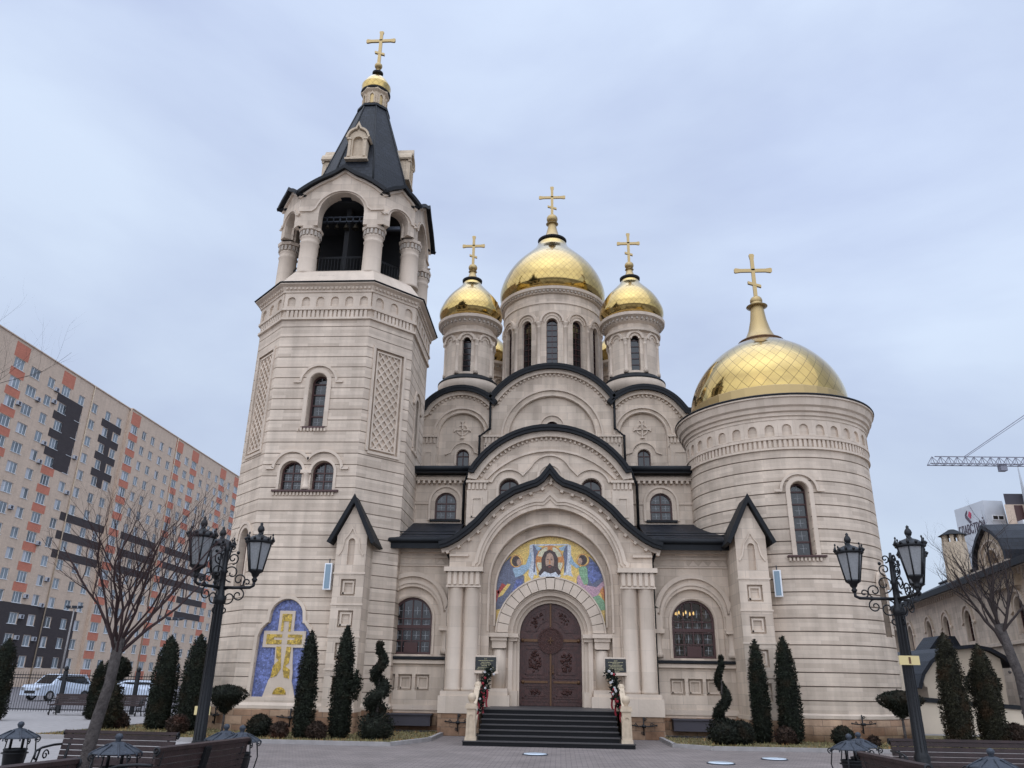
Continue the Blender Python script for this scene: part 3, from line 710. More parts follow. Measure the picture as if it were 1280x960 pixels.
# ---------------------------------------------------------------- ground-floor facade walls at 29.3 with lean-to roofs
Yw = 29.3
for s, x0, x1, wx in ((-1, -8.3, -3.9, -5.46), (1, 3.2, 8.3, 4.79)):
    bm = B()
    slab(bm, [(x0, .55), (x0, 6.35), (x1, 6.35), (x1, .55)], [archo(wx, 2.55, 3.92, 1.06, 20)]+[[(wx-.95+k*.62, 1.38), (wx-.95+k*.62, 1.92), (wx-.45+k*.62, 1.92), (wx-.45+k*.62, 1.38)] for k in (0, 1, 2)], Yw, Yw+.16)
    fw = obj('facade_wall', bm, 'limestone', church)
    bm = B(); slab(bm, [(x0, .55), (x0, 6.35), (x1, 6.35), (x1, .55)], [archo(wx, 2.6, 3.85, .76, 20)], Yw+.161, Yw+.5); obj('recessed_wall', bm, 'limestone', fw, local=True)
    bm = B(); window(bm, wx, 2.6, 3.85, .76, Yw+.3, nx=4, rows=3, fw=.08, bar=.04)
    box(bm, wx-.25, wx+.25, Yw+.27, Yw+.33, 2.66, 3.02); box(bm, wx-.76, wx+.76, Yw+.28, Yw+.335, 3.5, 3.62)
    w = obj('window', bm, WM if s < 0 else ['frame_brown', 'glass_clear', 'lead_white'], fw, local=True)
    bm = B()
    band(bm, [(wx-1.28, 4.05), (wx-1.28, 4.15)]+arc(wx, 4.12, 1.22, 180, 0, 24)+[(wx+1.28, 4.15), (wx+1.28, 4.05)], 0, .16, Yw-.10, Yw+.02)
    band(bm, arc(wx, 4.0, 1.1, 180, 0, 24), 0, .10, Yw-.05, Yw+.02)
    band(bm, [(wx-.80, 2.6)]+arc(wx, 3.85, .80, 180, 0, 20)+[(wx+.80, 2.6)], 0, .06, Yw+.12, Yw+.2)
    for t in (-1, 1):
        cx = wx+t*1.32
        lathe(bm, [(.19, 2.62), (.19, 2.75), (.15, 2.82), (.15, 3.38), (.18, 3.42)], (cx, Yw+.02), 14); box(bm, cx-.24, cx+.24, Yw-.22, Yw+.05, 3.42, 3.56)
        box(bm, cx-.2, cx+.2, Yw-.1, Yw+.05, 3.56, 4.05)
    box(bm, x0, x1, Yw-.12, Yw+.02, 2.28, 2.40)
    for k in (0, 1, 2):
        a = wx-.95+k*.62; band(bm, [(a+.06, 1.44), (a+.06, 1.86), (a+.44, 1.86), (a+.44, 1.44), (a+.03, 1.44)], -.05, 0, Yw+.10, Yw+.165)
    # frieze of little triangles under the eaves
    box(bm, x0, x1, Yw-.05, Yw+.02, 5.72, 5.78); box(bm, x0, x1, Yw-.05, Yw+.02, 6.02, 6.10); box(bm, x0, x1, Yw-.14, Yw+.02, 6.22, 6.35)
    k = x0+.1
    while k < x1-.4:
        slab(bm, [(k, 5.80), (k+.16, 5.99), (k+.32, 5.80)], [], Yw-.035, Yw+.01); k += .36
    box(bm, x0, x1, Yw-.04, Yw+.02, .75, .92)
    obj('moulding', bm, 'limestone_trim', fw, local=True)
    bm = B(); box(bm, x0, x1, Yw-.2, Yw+.03, 2.43, 2.52); obj('window_sill', bm, 'roof_metal', fw, local=True)
    bm = B(); box(bm, x0, x1, Yw-.09, Yw+.3, 0, .66); obj('plinth', bm, 'sandstone_plinth', church)
    bm = B(); box(bm, wx-.98, wx+.98, Yw-.55, Yw-.10, .26, .60); box(bm, wx-1.02, wx+1.02, Yw-.60, Yw-.10, .60, .645)
    box(bm, wx-1.02, wx+1.02, Yw-.52, Yw-.10, .02, .09)
    obj('basement_cover', bm, 'tower_dark', church)
    bm = B()
    slab(bm, [(x0, 0), (x0, .07), (x1, .07), (x1, 0)], [], 0, 3.1, Matrix.Translation((0, 28.72, 6.62)) @ Matrix.Rotation(radians(21), 4, 'X'))
    obj('lean_to_roof', bm, 'roof_slate', church)
    bm = B(); box(bm, x0, x1, 28.66, 29.36, 6.35, 6.40); box(bm, x0, x1, 28.62, 28.72, 6.28, 6.66); tube(bm, [(x0, 28.62, 6.58), (x1, 28.62, 6.58)], .10, 8)
    tube(bm, [(x0, 28.98, 6.86), (x1, 28.98, 6.86)], .02, 5); tube(bm, [(x0, 28.94, 6.95), (x1, 28.94, 6.95)], .02, 5)
    obj('gutter', bm, 'roof_metal', church)
# chandelier seen through the right window
ch = thing('chandelier', 'small brass chandelier glowing behind the right arched window', 'chandelier', (4.72, 30.9, 4.2))
bm = B(); tube(bm, [(0, 0, .7), (0, 0, -.1)], .02)
for k in range(8): tube(bm, [(0, 0, -.1), (.2*cos(k*pi/4), .2*sin(k*pi/4), -.14), (.34*cos(k*pi/4), .34*sin(k*pi/4), .0)], .015)
obj('frame', bm, 'brass', ch, uv=None, local=True)
for k in range(8):
    bm = B(); lathe(bm, [(.02, 0), (.028, .05), (.02, .1), (.001, .14)], (.34*cos(k*pi/4), .34*sin(k*pi/4)), 8); obj('candle_lamp', bm, 'candle_light', ch, uv=None, local=True)
for s, px in ((-1, -4.02), (1, 3.34)):
    pipe([(px-.25*s*-1, 28.7, 6.35), (px+.05*s, 29.0, 5.95), (px+.05*s, 29.16, 5.75), (px+.05*s, 29.16, .4)], r=.05)

# ---------------------------------------------------------------- portal (front plane 28.6)
Yp = 28.6
RA = [(-4.0, 6.24), (-3.72, 6.32), (-3.35, 6.52), (-2.98, 6.80), (-2.60, 7.14), (-2.2, 7.60), (-1.78, 7.96), (-1.3, 8.27), (-.80, 8.46), (-.46, 8.57), (-.22, 8.74), (0, 9.03)]
RA = [(x+XC, z) for x, z in RA]+[(-x+XC, z) for x, z in RA[-2::-1]]
bm = B()
o = [(XC-3.68, .72), (XC-3.68, 6.15)]+[p for p in RA if abs(p[0]-XC) < 3.6]+[(XC+3.68, 6.15), (XC+3.68, .72), (XC+2.48, .72)]+arc(XC, 5.32, 2.48, 0, 180, 28)+[(XC-2.48, .72)]
slab(bm, o, [], Yp, Yp+.35)
portal = obj('portal_wall', bm, 'limestone', church, label='front wall of the porch with its pointed gable')
bm = B()
o = [(XC-2.6, .9), (XC-2.6, 8.0), (XC+2.6, 8.0), (XC+2.6, .9), (XC+2.2, .9)]+arc(XC, 5.05, 2.2, 0, 180, 28)+[(XC-2.2, .9)]
slab(bm, o, [], Yp+.36, Yp+.72)
o = [(XC-2.3, .9), (XC-2.3, 7.3), (XC+2.3, 7.3), (XC+2.3, .9), (XC+2.0, .9)]+arc(XC, 4.88, 2.0, 0, 180, 28)+[(XC-2.0, .9)]
slab(bm, o, [], Yp+.73, Yp+.86)
o = [(XC-2.2, .9), (XC-2.2, 6.95), (XC+2.2, 6.95), (XC+2.2, .9), (XC+1.5, .9)]+arc(XC, 3.38, 1.5, 0, 180, 28)+[(XC-1.5, .9)]
slab(bm, o, [], Yp+.88, Yp+1.2)
box(bm, XC-3.66, XC-3.2, Yp+.36, Yp+.9, .72, 6.5); box(bm, XC+3.2, XC+3.66, Yp+.36, Yp+.9, .72, 6.5)
obj('stepped_recess', bm, 'limestone', portal, local=True)
bm = B()   # archivolts
keel = [(XC-2.72, 5.62)]+[(XC-2.72, 5.7)]+arc(XC, 5.40, 2.66, 172, 102, 16)+[(XC-.26, 8.0), (XC, 8.26), (XC+.26, 8.0)]+arc(XC, 5.40, 2.66, 78, 8, 16)+[(XC+2.72, 5.7), (XC+2.72, 5.62)]
band(bm, keel, .0, .13, Yp-.10, Yp+.02); band(bm, keel, -.10, .0, Yp-.05, Yp+.02)
band(bm, [(XC-3.68, 5.98), (XC-2.98, 5.98)], 0, .08, Yp-.1, Yp+.02); band(bm, [(XC+2.98, 5.98), (XC+3.68, 5.98)], 0, .08, Yp-.1, Yp+.02)
band(bm, [(XC-2.2, 3.4)]+arc(XC, 5.05, 2.2, 180, 0, 28)+[(XC+2.2, 3.4)], .02, .08, Yp+.31, Yp+.37)
band(bm, [(XC-2.0, 3.6)]+arc(XC, 4.88, 2.0, 180, 0, 28)+[(XC+2.0, 3.6)], .0, .07, Yp+.66, Yp+.74)
dentils(bm, RA, .13, .11, Yp-.2, Yp+.02, .42, .10); band(bm, RA, -.14, .01, Yp-.07, Yp+.02)
obj('archivolt', bm, 'limestone_trim', portal, local=True)
bm = B()
band(bm, RA, .02, .12, Yp-.36, Yp+5.2); band(bm, RA, .10, .23, Yp-.46, Yp-.12); band(bm, RA, -.01, .16, Yp-.42, Yp-.30)
obj('porch_roof', bm, 'roof_metal', church, label='dark keel-shaped roof edge over the porch')
# mosaic over the door
def archpt(r, a, cz): return (XC+r*cos(radians(a)), cz+r*sin(radians(a)))
ym = Yp+.865
bm = B(); slab(bm, [(XC-1.99, 3.38)]+arc(XC, 4.88, 1.99, 180, 0, 30)+[(XC+1.99, 3.38)]+arc(XC, 3.38, 1.55, 0, 180, 30), [], ym, ym+.012)
mos = obj('mosaic', bm, 'm_gold', portal, local=True, label='round-headed mosaic with a haloed face on a cloth between two winged figures')
def piece(pts, m, k=1, z0=3.3):
    b = B(); slab(b, [(XC+x, z) for x, z in pts], [], ym-.003*k, ym+.004); pieces.setdefault(m, B()); join(pieces[m], b)
pieces = {}
def ell(cx, cz, rx, rz, n=22): return [(cx+rx*cos(2*pi*i/n), cz+rz*sin(2*pi*i/n)) for i in range(n)]
# px -> metres inside the mosaic crop: 1135 px wide crop of 130 photo px; centre (598, ) -> 0; gold apex 6.86
def q(px, py): return ((px-598)*.00385, 6.84-(py-80)*.00385*1.045)
def Q(l): return [q(*p) for p in l]
fig = [
 ('m_slate', [(215,250),(120,350),(60,470),(30,600),(25,760),(60,745),(120,730),(200,670),(330,590),(345,540),(345,440),(290,380),(250,330)], 1),
 ('m_slate', [(975,250),(1050,320),(1110,420),(1130,520),(1125,600),(1050,560),(960,530),(905,420),(930,330)], 1),
 ('m_slate', [(200,300),(120,380),(75,480),(170,470),(240,400)], 2), ('m_blue', [(990,280),(1060,350),(1100,440),(1000,500),(950,420)], 2),
 ('m_slate', [(250,440),(345,430),(350,560),(250,630),(190,690),(90,720),(60,640),(160,560)], 3),
 ('m_blue', [(270,470),(330,460),(330,560),(210,640),(240,540)], 4),
 ('m_sky', [(230,370),(300,340),(360,330),(395,230),(410,215),(415,290),(390,370),(340,420),(260,450)], 5),
 ('m_red', [(25,640),(70,560),(110,570),(90,640),(60,740),(22,860)], 4), ('m_red', [(130,500),(175,520),(110,600),(85,590)], 4),
 ('m_gold', [(185,505),(215,510),(140,610),(95,630),(120,580)], 5),
 ('m_pink', [(855,440),(880,410),(930,510),(1040,530),(1110,470),(1125,500),(1050,600),(960,635),(880,590),(850,520)], 4),
 ('m_green', [(870,360),(930,330),(955,370),(960,500),(920,510),(880,420)], 5), ('m_green', [(960,630),(1060,600),(1110,650),(1120,730),(1070,735),(1000,690)], 4),
 ('m_slate', [(850,470),(890,560),(960,600),(900,610),(855,560)], 5),
 ('m_sky', [(800,240),(780,310),(850,360),(890,350),(850,320),(825,300)], 5),
 ('m_red', [(1105,545),(1130,545),(1145,800),(1120,720)], 5), ('m_orange', [(1070,560),(1105,520),(1120,650),(1100,640)], 5),
 ('m_white', [(395,150),(430,140),(452,300),(470,430),(440,420),(425,480),(385,430),(390,380)], 1), ('m_white', [(765,135),(800,150),(800,400),(820,440),(760,420),(725,430),(740,300)], 1),
 ('m_white', [(430,142),(765,137),(765,150),(430,156)], 2),
 ('m_slate', [(425,150),(445,150),(480,210),(455,300),(450,400),(432,400),(440,280)], 3), ('m_slate', [(765,150),(745,160),(720,230),(735,300),(730,400),(745,400),(765,260)], 3),
 ('m_sky', [(440,150),(520,175),(500,200),(470,200)], 4), ('m_sky', [(750,150),(680,175),(700,200),(730,200)], 4),
]
for m, l, k in fig: piece(Q(l), m, k)
def qe(cx, cz, rx, rz): a = q(cx, cz); return ell(a[0], a[1], rx*.00385, rz*.004)
piece(qe(592, 300, 138, 150), 'm_orange', 4); piece(qe(592, 300, 128, 140), 'm_pale', 5)
for l in ([(570,155),(620,155),(620,240),(570,240)], [(462,250),(530,262),(530,310),(462,310)], [(725,250),(660,262),(660,310),(725,310)]): piece(Q(l), 'm_orange', 6)
piece(Q([(520,370),(660,370),(700,430),(650,475),(540,475),(485,430)]), 'm_white', 6)
piece(Q([(540,215),(590,190),(645,215),(672,270),(672,350),(700,400),(680,430),(650,395),(600,412),(540,390),(500,430),(480,415),(515,360),(510,280)]), 'm_hair', 7)
piece(qe(592, 300, 42, 80), 'm_skin', 8); piece(Q([(555,345),(592,330),(630,345),(625,385),(592,408),(560,385)]), 'm_hair', 9)
for dx in (-18, 18): piece(qe(592+dx, 282, 10, 4), 'm_hair', 10)
piece(Q([(588,285),(596,285),(600,325),(584,325)]), 'm_orange', 10); piece(qe(592, 350, 14, 4), 'm_red', 10)
for x, z in ((265, 300), (912, 285)):
    piece(qe(x+2, z, 62, 58), 'm_orange', 6); piece(qe(x+2, z, 55, 50), 'm_gold', 7); piece(qe(x, z, 42, 48), 'm_hair', 8)
    piece(qe(x+(28 if x < 500 else -26), z+10, 22, 30), 'm_skin', 9)
for m, b in pieces.items(): obj('mosaic_figure', b, m, portal, local=True)
# door ring of separate voussoirs
bm = B()
nv = 17
for i in range(nv):
    a0 = 180-180*i/nv-.35; a1 = 180-180*(i+1)/nv+.35; kr = .05 if i == nv//2 else 0
    pts = arc(XC, 3.38, 1.93+kr, a0, a1, 3)+arc(XC, 3.38, 1.53, a1, a0, 3)
    slab(bm, pts, [], Yp+.60-(.03 if kr else 0), Yp+.90)
band(bm, arc(XC, 3.38, 1.94, 180, 0, 30), 0, .05, Yp+.57, Yp+.88)
for r0, r1, y0 in ((1.36, 1.50, .80), (1.24, 1.36, .98), (1.13, 1.24, 1.14)):
    band(bm, [(XC-r0, .9), (XC-r0, 3.3)]+arc(XC, 3.34, r0, 180, 0, 30)+[(XC+r0, 3.3), (XC+r0, .9)], 0, r1-r0+.02, Yp+y0, Yp+1.3)
band(bm, arc(XC, 3.36, 1.49, 180, 0, 30), 0, .05, Yp+.74, Yp+.85)
obj('door_arch', bm, 'limestone_trim', portal, local=True)
for s in (-1, 1):
    bm = B()
    def bx(a, b, y0, y1, z0, z1): box(bm, XC+min(s*a, s*b), XC+max(s*a, s*b), Yp+y0, Yp+y1, z0, z1)
    bx(1.50, 2.22, .42, .95, 3.22, 3.36); bx(1.16, 1.50, .66, 1.2, 3.22, 3.36); bx(1.56, 2.14, .50, .95, 3.10, 3.22); bx(1.2, 1.52, .76, 1.2, 3.10, 3.22)
    bx(1.58, 2.10, .56, .95, 2.86, 3.10); bx(1.62, 2.08, .54, .95, 2.84, 2.87)
    lathe(bm, [(.25, 1.5), (.25, 2.8)], (XC+s*1.85, Yp+.82), 18)
    bx(1.50, 2.18, .40, .95, 1.28, 1.5); bx(1.42, 2.26, .32, .95, .9, 1.28); bx(1.18, 1.45, .74, 1.2, .9, 1.42)
    bx(2.2, 2.48, .30, .9, .9, 1.2)
    obj('door_pier', bm, 'limestone_trim', portal, local=True)
# double columns, capitals, bases
for s in (-1, 1):
    for cx in (2.80, 3.38):
        bm = B(); x = XC+s*cx
        lathe(bm, [(.30, 1.40), (.30, 1.48), (.265, 1.55), (.265, 4.78), (.29, 4.82), (.265, 4.86), (.265, 4.95)], (x, Yp-.02), 24)
        obj('column', bm, 'limestone_trim', portal, uv=None, local=True)
    bm = B()
    capital(bm, XC+s*3.10-.60, XC+s*3.10+.60, 4.92, 5.50, Yp-.28, .10, 6); box(bm, XC+s*3.10-.60, XC+s*3.10+.60, Yp-.30, Yp+.1, 4.9, 5.45)
    box(bm, XC+s*3.10-.70, XC+s*3.10+.70, Yp-.46, Yp+.1, 5.40, 5.56)
    obj('capital', bm, 'limestone_trim', portal, local=True)
    bm = B(); box(bm, XC+s*3.10-.72, XC+s*3.10+.72, Yp-.40, Yp+.3, .70, 1.25)
    taper_pts = None
    box(bm, XC+s*3.10-.66, XC+s*3.10+.66, Yp-.34, Yp+.3, 1.25, 1.40)
    obj('column_base', bm, 'limestone_trim', portal, local=True)
    bm = B(); box(bm, XC+s*3.10-.70, XC+s*3.10+.70, Yp-.37, Yp+.8, 0, .70); obj('plinth', bm, 'sandstone_plinth', church)
# doors
bm = B()
slab(bm, [(XC-1.16, .9), (XC-1.16, 3.34)]+arc(XC, 3.34, 1.16, 180, 0, 28)[1:-1]+[(XC+1.16, 3.34), (XC+1.16, .9)], [], Yp+1.26, Yp+1.34)
yd = Yp+1.26
for s in (-1, 1):
    def rect_frame(x0, x1, z0, z1, w=.035, d=.03):
        a, b = sorted((XC+s*x0, XC+s*x1)); band(bm, [(a, z0), (a, z1), (b, z1), (b, z0), (a-.001, z0)], 0, -w, yd-d, yd+.01)
    rect_frame(.10, 1.02, 1.85, 3.02); rect_frame(.22, .92, 1.98, 2.88, .025); rect_frame(.10, 1.02, 1.18, 1.62); rect_frame(.2, .92, 1.26, 1.54, .025)
    rect_frame(.08, 1.06, .95, 1.10, .02)
    P = [(XC+s*r*cos(radians(a)), 3.34+r*sin(radians(a))) for r, a in [(.52, 12), (.98, 8)]]+[(XC+s*.98*cos(radians(a)), 3.34+.98*sin(radians(a))) for a in range(16, 84, 8)]+[(XC+s*.12, 3.34+.5)]+[(XC+s*.52*cos(radians(a)), 3.34+.52*sin(radians(a))) for a in range(72, 12, -12)]
    band(bm, P+[P[0]], -.03, .0, yd-.03, yd+.01)
door = obj('door', bm, 'wood_dark', portal, local=True, label='carved dark red double door')
bm = B(); random.seed(3)
for s in (-1, 1):
    for cz, n, rx, rz in ((2.43, 46, .22, .36), (1.4, 22, .2, .08)):
        for i in range(n):
            a = random.uniform(0, 2*pi); r = sqrt(random.random()); x = XC+s*.57+rx*r*cos(a); z = cz+rz*r*sin(a)
            ball(bm, (x, yd-.015, z), random.uniform(.025, .055), 7, 4)
    for i in range(26):
        a = radians(random.uniform(25, 70)); r = random.uniform(.6, .88); ball(bm, (XC+s*r*cos(a), yd-.01, 3.34+r*sin(a)), random.uniform(.02, .045), 7, 4)
obj('carving', bm, 'wood_carved', portal, uv=None, local=True)
bm = B()
slab(bm, ell(XC, 3.15, .40, .40, 32), [], yd-.05, yd); band(bm, arc(XC, 3.15, .40, 180, -180, 32), 0, .06, yd-.07, yd+.01)
obj('door_medallion', bm, 'wood_carved', portal, local=True)
bm = B()
box(bm, XC-.028, XC+.028, yd-.06, yd, .95, 2.76); box(bm, XC-.028, XC+.028, yd-.06, yd, 3.62, 4.45)
for s in (-1, 1):
    a, b = sorted((XC+s*.47, XC+s*1.0)); box(bm, a, b, yd-.05, yd, 3.11, 3.20); ball(bm, (XC+s*1.02, yd-.03, 3.155), .07, 10, 6)
    a, b = sorted((XC+s*.1, XC+s*.98)); box(bm, a, b, yd-.05, yd, 1.70, 1.77); ball(bm, (XC+s*1.0, yd-.03, 1.735), .07, 10, 6)
cz = 3.15
box(bm, XC-.015, XC+.015, yd-.085, yd-.04, cz-.11, cz+.11); box(bm, XC-.09, XC+.09, yd-.085, yd-.04, cz-.013, cz+.013)
for dx in (-.09, .09): box(bm, XC+dx-.008, XC+dx+.008, yd-.085, yd-.04, cz-.04, cz+.04)
for dz in (-.11, .11): box(bm, XC-.035, XC+.035, yd-.085, yd-.04, cz+dz-.008, cz+dz+.008)
obj('brass_fitting', bm, 'brass', portal, local=True)
bm = B(); box(bm, XC+.07, XC+.10, yd-.10, yd-.02, 2.0, 2.32); ball(bm, (XC+.085, yd-.1, 2.05), .035, 8, 6); obj('door_handle', bm, 'brass', portal, local=True)

# ---------------------------------------------------------------- staircase
bm = B()
SH = .93; Ys = 24.15; nst = 7; rise = SH/nst; run = .30
box(bm, XC-2.45, XC+2.45, Ys, 29.6, 0, rise-.028)
for k in range(1, nst):
    y = Ys+k*run; hw = 2.03 if k < nst-1 else 2.03
    box(bm, XC-hw, XC+hw, y, 29.85, rise*k-.02, rise*(k+1)-.028)
stairs = obj('staircase', bm, 'granite_black', church, label='black granite steps to the door')
bm = B()
box(bm, XC-2.47, XC+2.47, Ys-.02, Ys+.5, rise-.028, rise)
for k in range(1, nst):
    y = Ys+k*run-.025; box(bm, XC-2.05, XC+2.05, y, y+run+.05 if k < nst-1 else 29.85, rise*(k+1)-.028, rise*(k+1)-(.0 if k < nst-1 else .002))
obj('tread', bm, 'granite_edge', stairs, local=True)
for s in (-1, 1):
    for j, (yy, zz) in enumerate(((Ys+.22, rise), (Ys+1.95, SH))):
        bm = B(); x = XC+s*2.24
        h = .98 if j == 0 else .50
        taper(bm, (x, yy), .235, .225, zz, zz+.09, 4); taper(bm, (x, yy), .20, .175, zz+.09, zz+h-.14, 4)
        taper(bm, (x, yy), .24, .24, zz+h-.14, zz+h-.07, 4); taper(bm, (x, yy), .21, .21, zz+h-.07, zz+h, 4)
        band(bm, archo(x, zz+.18, zz+h-.36, .065, 8), 0, .02, yy-.155, yy-.12)
        lathe(bm, [(.07, zz+h), (.05, zz+h+.03), (.09, zz+h+.07), (.125, zz+h+.15), (.12, zz+h+.20), (.07, zz+h+.27), (.001, zz+h+.29)], (x, yy), 18)
        obj('newel_post', bm, 'stone_pale', stairs, local=True)
    bm = B(); x = XC+s*2.24
    y0, y1 = Ys+.35, Ys+1.85; z0, z1 = rise+.72, SH+.62
    t = Matrix(((1, 0, 0, 0), (0, 1, 0, 0), (0, (z1-z0)/(y1-y0), 1, 0), (0, 0, 0, 1)))
    box(bm, x-.08, x+.08, 0, y1-y0, -.05, .05, Matrix.Translation((0, y0, z0)) @ t); box(bm, x-.07, x+.07, 0, y1-y0, 0, .12, Matrix.Translation((0, y0, rise+.02)) @ t)
    obj('stair_rail', bm, 'stone_pale', stairs, local=True)
    for k in range(5):
        yy = y0+.15+(y1-y0-.3)*k/4; zb = rise+.1+(z1-z0)*(yy-y0)/(y1-y0); bm = B()
        lathe(bm, [(.05, zb), (.03, zb+.06), (.065, zb+.2), (.03, zb+.38), (.05, zb+.58)], (x, yy), 10); obj('baluster', bm, 'stone_pale', stairs, uv=None, local=True)

# ---------------------------------------------------------------- buttresses beside the facade
def buttress(x0, x1, yf, zt, lab):
    bm = B(); xm = (x0+x1)/2; w = (x1-x0)/2; e = zt-1.1
    holes = [[(xm-.26, z), (xm-.26, z+.56), (xm+.26, z+.56), (xm+.26, z)] for z in (1.25, 2.3, 3.35, 4.4)]+[archo(xm, 5.45, 6.25, .12, 8)]
    slab(bm, [(x0, .7), (x0, e), (xm, zt), (x1, e), (x1, .7)], holes, yf, yf+.12)
    slab(bm, [(x0, .7), (x0, e), (xm, zt), (x1, e), (x1, .7)], [], yf+.121, 29.5)
    b = obj('buttress', bm, 'limestone', church, label=lab)
    bm = B()
    for z in (1.25, 2.3, 3.35, 4.4):
        band(bm, [(xm-.2, z+.06), (xm-.2, z+.5), (xm+.2, z+.5), (xm+.2, z+.06), (xm-.23, z+.06)], -.06, 0, yf+.05, yf+.125)
        box(bm, x0-.03, x1+.03, yf-.025, yf+.02, z+.73, z+.79)
    band(bm, [(xm-.42, 5.75), (xm-.30, 5.95), (xm-.22, 6.35), (xm-.1, 6.5), (xm, 6.7), (xm+.1, 6.5), (xm+.22, 6.35), (xm+.30, 5.95), (xm+.42, 5.75)], 0, .045, yf-.04, yf+.02)
    box(bm, x0-.05, x1+.05, yf-.06, 29.3, .7, .82)
    obj('moulding', bm, 'limestone_trim', b, local=True)
    bm = B(); e2 = e-.08
    P = [(xm-w-.19, e2-.22), (xm, zt+.05), (xm+w+.19, e2-.22)]
    band(bm, P, .0, .12, yf-.16, 29.4); band(bm, P, .01, .15, yf-.20, yf-.12)
    obj('buttress_roof', bm, 'roof_metal', b, local=True)
    bm = B(); box(bm, x0-.06, x1+.06, yf-.07, 29.4, 0, .7); obj('plinth', bm, 'sandstone_plinth', church)
buttress(-7.85, -6.78, 27.1, 7.55, 'narrow gabled pier beside the bell tower')
buttress(6.12, 7.17, 27.6, 7.72, 'narrow gabled pier beside the round tower')

# ---------------------------------------------------------------- bell tower
TC = (-9.25, 30.65); TH = 3.25; TW = 1.77
def octv(H, w): return [(-w, -H), (w, -H), (H, -w), (H, w), (w, H), (-w, H), (-H, w), (-H, -w)]
def octp(bm, levels, c=TC, mi=0):
    """stack of octagonal rings [(H, w, z)]"""
    R_ = [[bm.verts.new((c[0]+x, c[1]+y, z)) for x, y in octv(H, w)] for H, w, z in levels]
    for a, b in zip(R_, R_[1:]):
        for i in range(8): bm.faces.new((a[i], a[(i+1) % 8], b[(i+1) % 8], b[i])).material_index = mi
    bm.faces.new(R_[0][::-1]).material_index = mi; bm.faces.new(R_[-1]).material_index = mi
def off8(d, z, H=TH, w=TW): return (H+d, w+d*.414, z)
def faces8(H, w, c=TC):
    V = octv(H, w); o = []
    for i in range(8):
        a = V[i]; b = V[(i+1) % 8]; m = ((a[0]+b[0])/2+c[0], (a[1]+b[1])/2+c[1]); d = Vector((b[0]-a[0], b[1]-a[1])); l = d.length; d.normalize()
        o.append((face_M(m, (d.y, -d.x)), l))
    return o
PITCH = .435
GZ = [1.305+PITCH*k for k in range(32) if 1.305+PITCH*k < 15.0]
F8 = faces8(TH, TW)
bm = B()
mosaic_o = [(-1.14, 1.12), (-1.10, 3.05), (-1.02, 3.28), (-.86, 3.46), (-.78, 3.5)]+arc(-.2, 3.72, .56, 165, 15, 14)+[(.38, 3.5), (.46, 3.46), (.62, 3.28), (.70, 3.05), (.74, 1.12)]
front_h = [archo(-.02, 10.62, 12.46, .33, 12), archo(-.66, 8.18, 8.86, .42, 10), archo(.52, 8.18, 8.86, .42, 10), mosaic_o]
lat = [(-.66, 9.75), (-.66, 13.95), (.66, 13.95), (.66, 9.75)]
for i, (M_, l) in enumerate(F8):
    h = {0: front_h, 1: [lat], 7: [lat, archo(.3, 4.7, 6.5, .36, 10)], 2: [archo(0, 10.62, 12.42, .40, 12)], 6: [archo(0, 10.62, 12.42, .40, 12)]}.get(i, [])
    t = B(); slab(t, [(-l/2, .9), (-l/2, 16.3), (l/2, 16.3), (l/2, .9)], h, 0, .45, back=False)
    grooves(t, GZ, .03, .022); uvbox(t); xform(t, M_); join(bm, t)
tower = obj('bell_tower', bm, ['limestone_courses', 'joint_dark'], church, uv=None, label='octagonal bell tower')
bm = B(); octp(bm, [off8(-.46, .5), off8(-.46, 16.3)]); 
obj('tower_core', bm, 'limestone', tower, local=True)
bm = B(); octp(bm, [off8(.10, 0), off8(.10, .72), off8(.02, .74)]); obj('plinth', bm, 'sandstone_plinth', church)
bm = B()
octp(bm, [off8(.02, .7), off8(.08, .76), off8(.08, .86), off8(.0, .95)])
# dentil band, blind arcade, cornice
octp(bm, [off8(-.1, 15.08), off8(.09, 15.09), off8(.09, 15.18), off8(.02, 15.2)])
octp(bm, [off8(-.1, 15.48), off8(.11, 15.50), off8(.11, 15.60), off8(.04, 15.62), off8(.04, 15.7)])
octp(bm, [off8(-.1, 16.26), off8(.12, 16.27), off8(.12, 16.36), off8(.2, 16.5), off8(.34, 16.56), off8(.34, 16.62), off8(.1, 16.66)])
for M_, l in F8:
    n = round((l-.2)/.175)
    for k in range(n):
        x = -l/2+.1+(l-.2)*(k+.5)/n; box(bm, x-.055, x+.055, -.07, .02, 15.19, 15.49, M_)
    n = round(l/.62); w = l/n
    for k in range(n):
        x = -l/2+w*(k+.5); r = w*.27
        slab(bm, [(x-w/2, 15.62), (x-w/2, 16.27), (x+w/2, 16.27), (x+w/2, 15.62)], [archo(x, 15.66, 15.93, r, 8)], -.075, .02, M_)
    n = round(l/.17)
    for k in range(n):
        x = -l/2+l*(k+.5)/n; box(bm, x-.045, x+.045, -.20, .02, 16.38, 16.48, M_)
M0 = F8[0][0]
def hood(bm, M_, cx, zs, r, ext=.3, w=.09, y=-.07): band(bm, [(cx-r-ext, zs-.03), (cx-r-.02, zs-.03)]+arc(cx, zs, r, 178, 2, 16)+[(cx+r+.02, zs-.03), (cx+r+ext, zs-.03)], 0, w, y, .02, M_)
def surround(bm, M_, cx, zb, zs, r, w=.16): band(bm, [(cx-r, zb)]+arc(cx, zs, r, 180, 0, 14)+[(cx+r, zb)], 0, w, -.035, .02, M_)
def sill_teeth(bm, M_, cx, half, z):
    n = int(half*2/.13)
    for k in range(n): box(bm, cx-half+k*.13, cx-half+k*.13+.07, -.07, .02, z-.13, z-.02, M_)
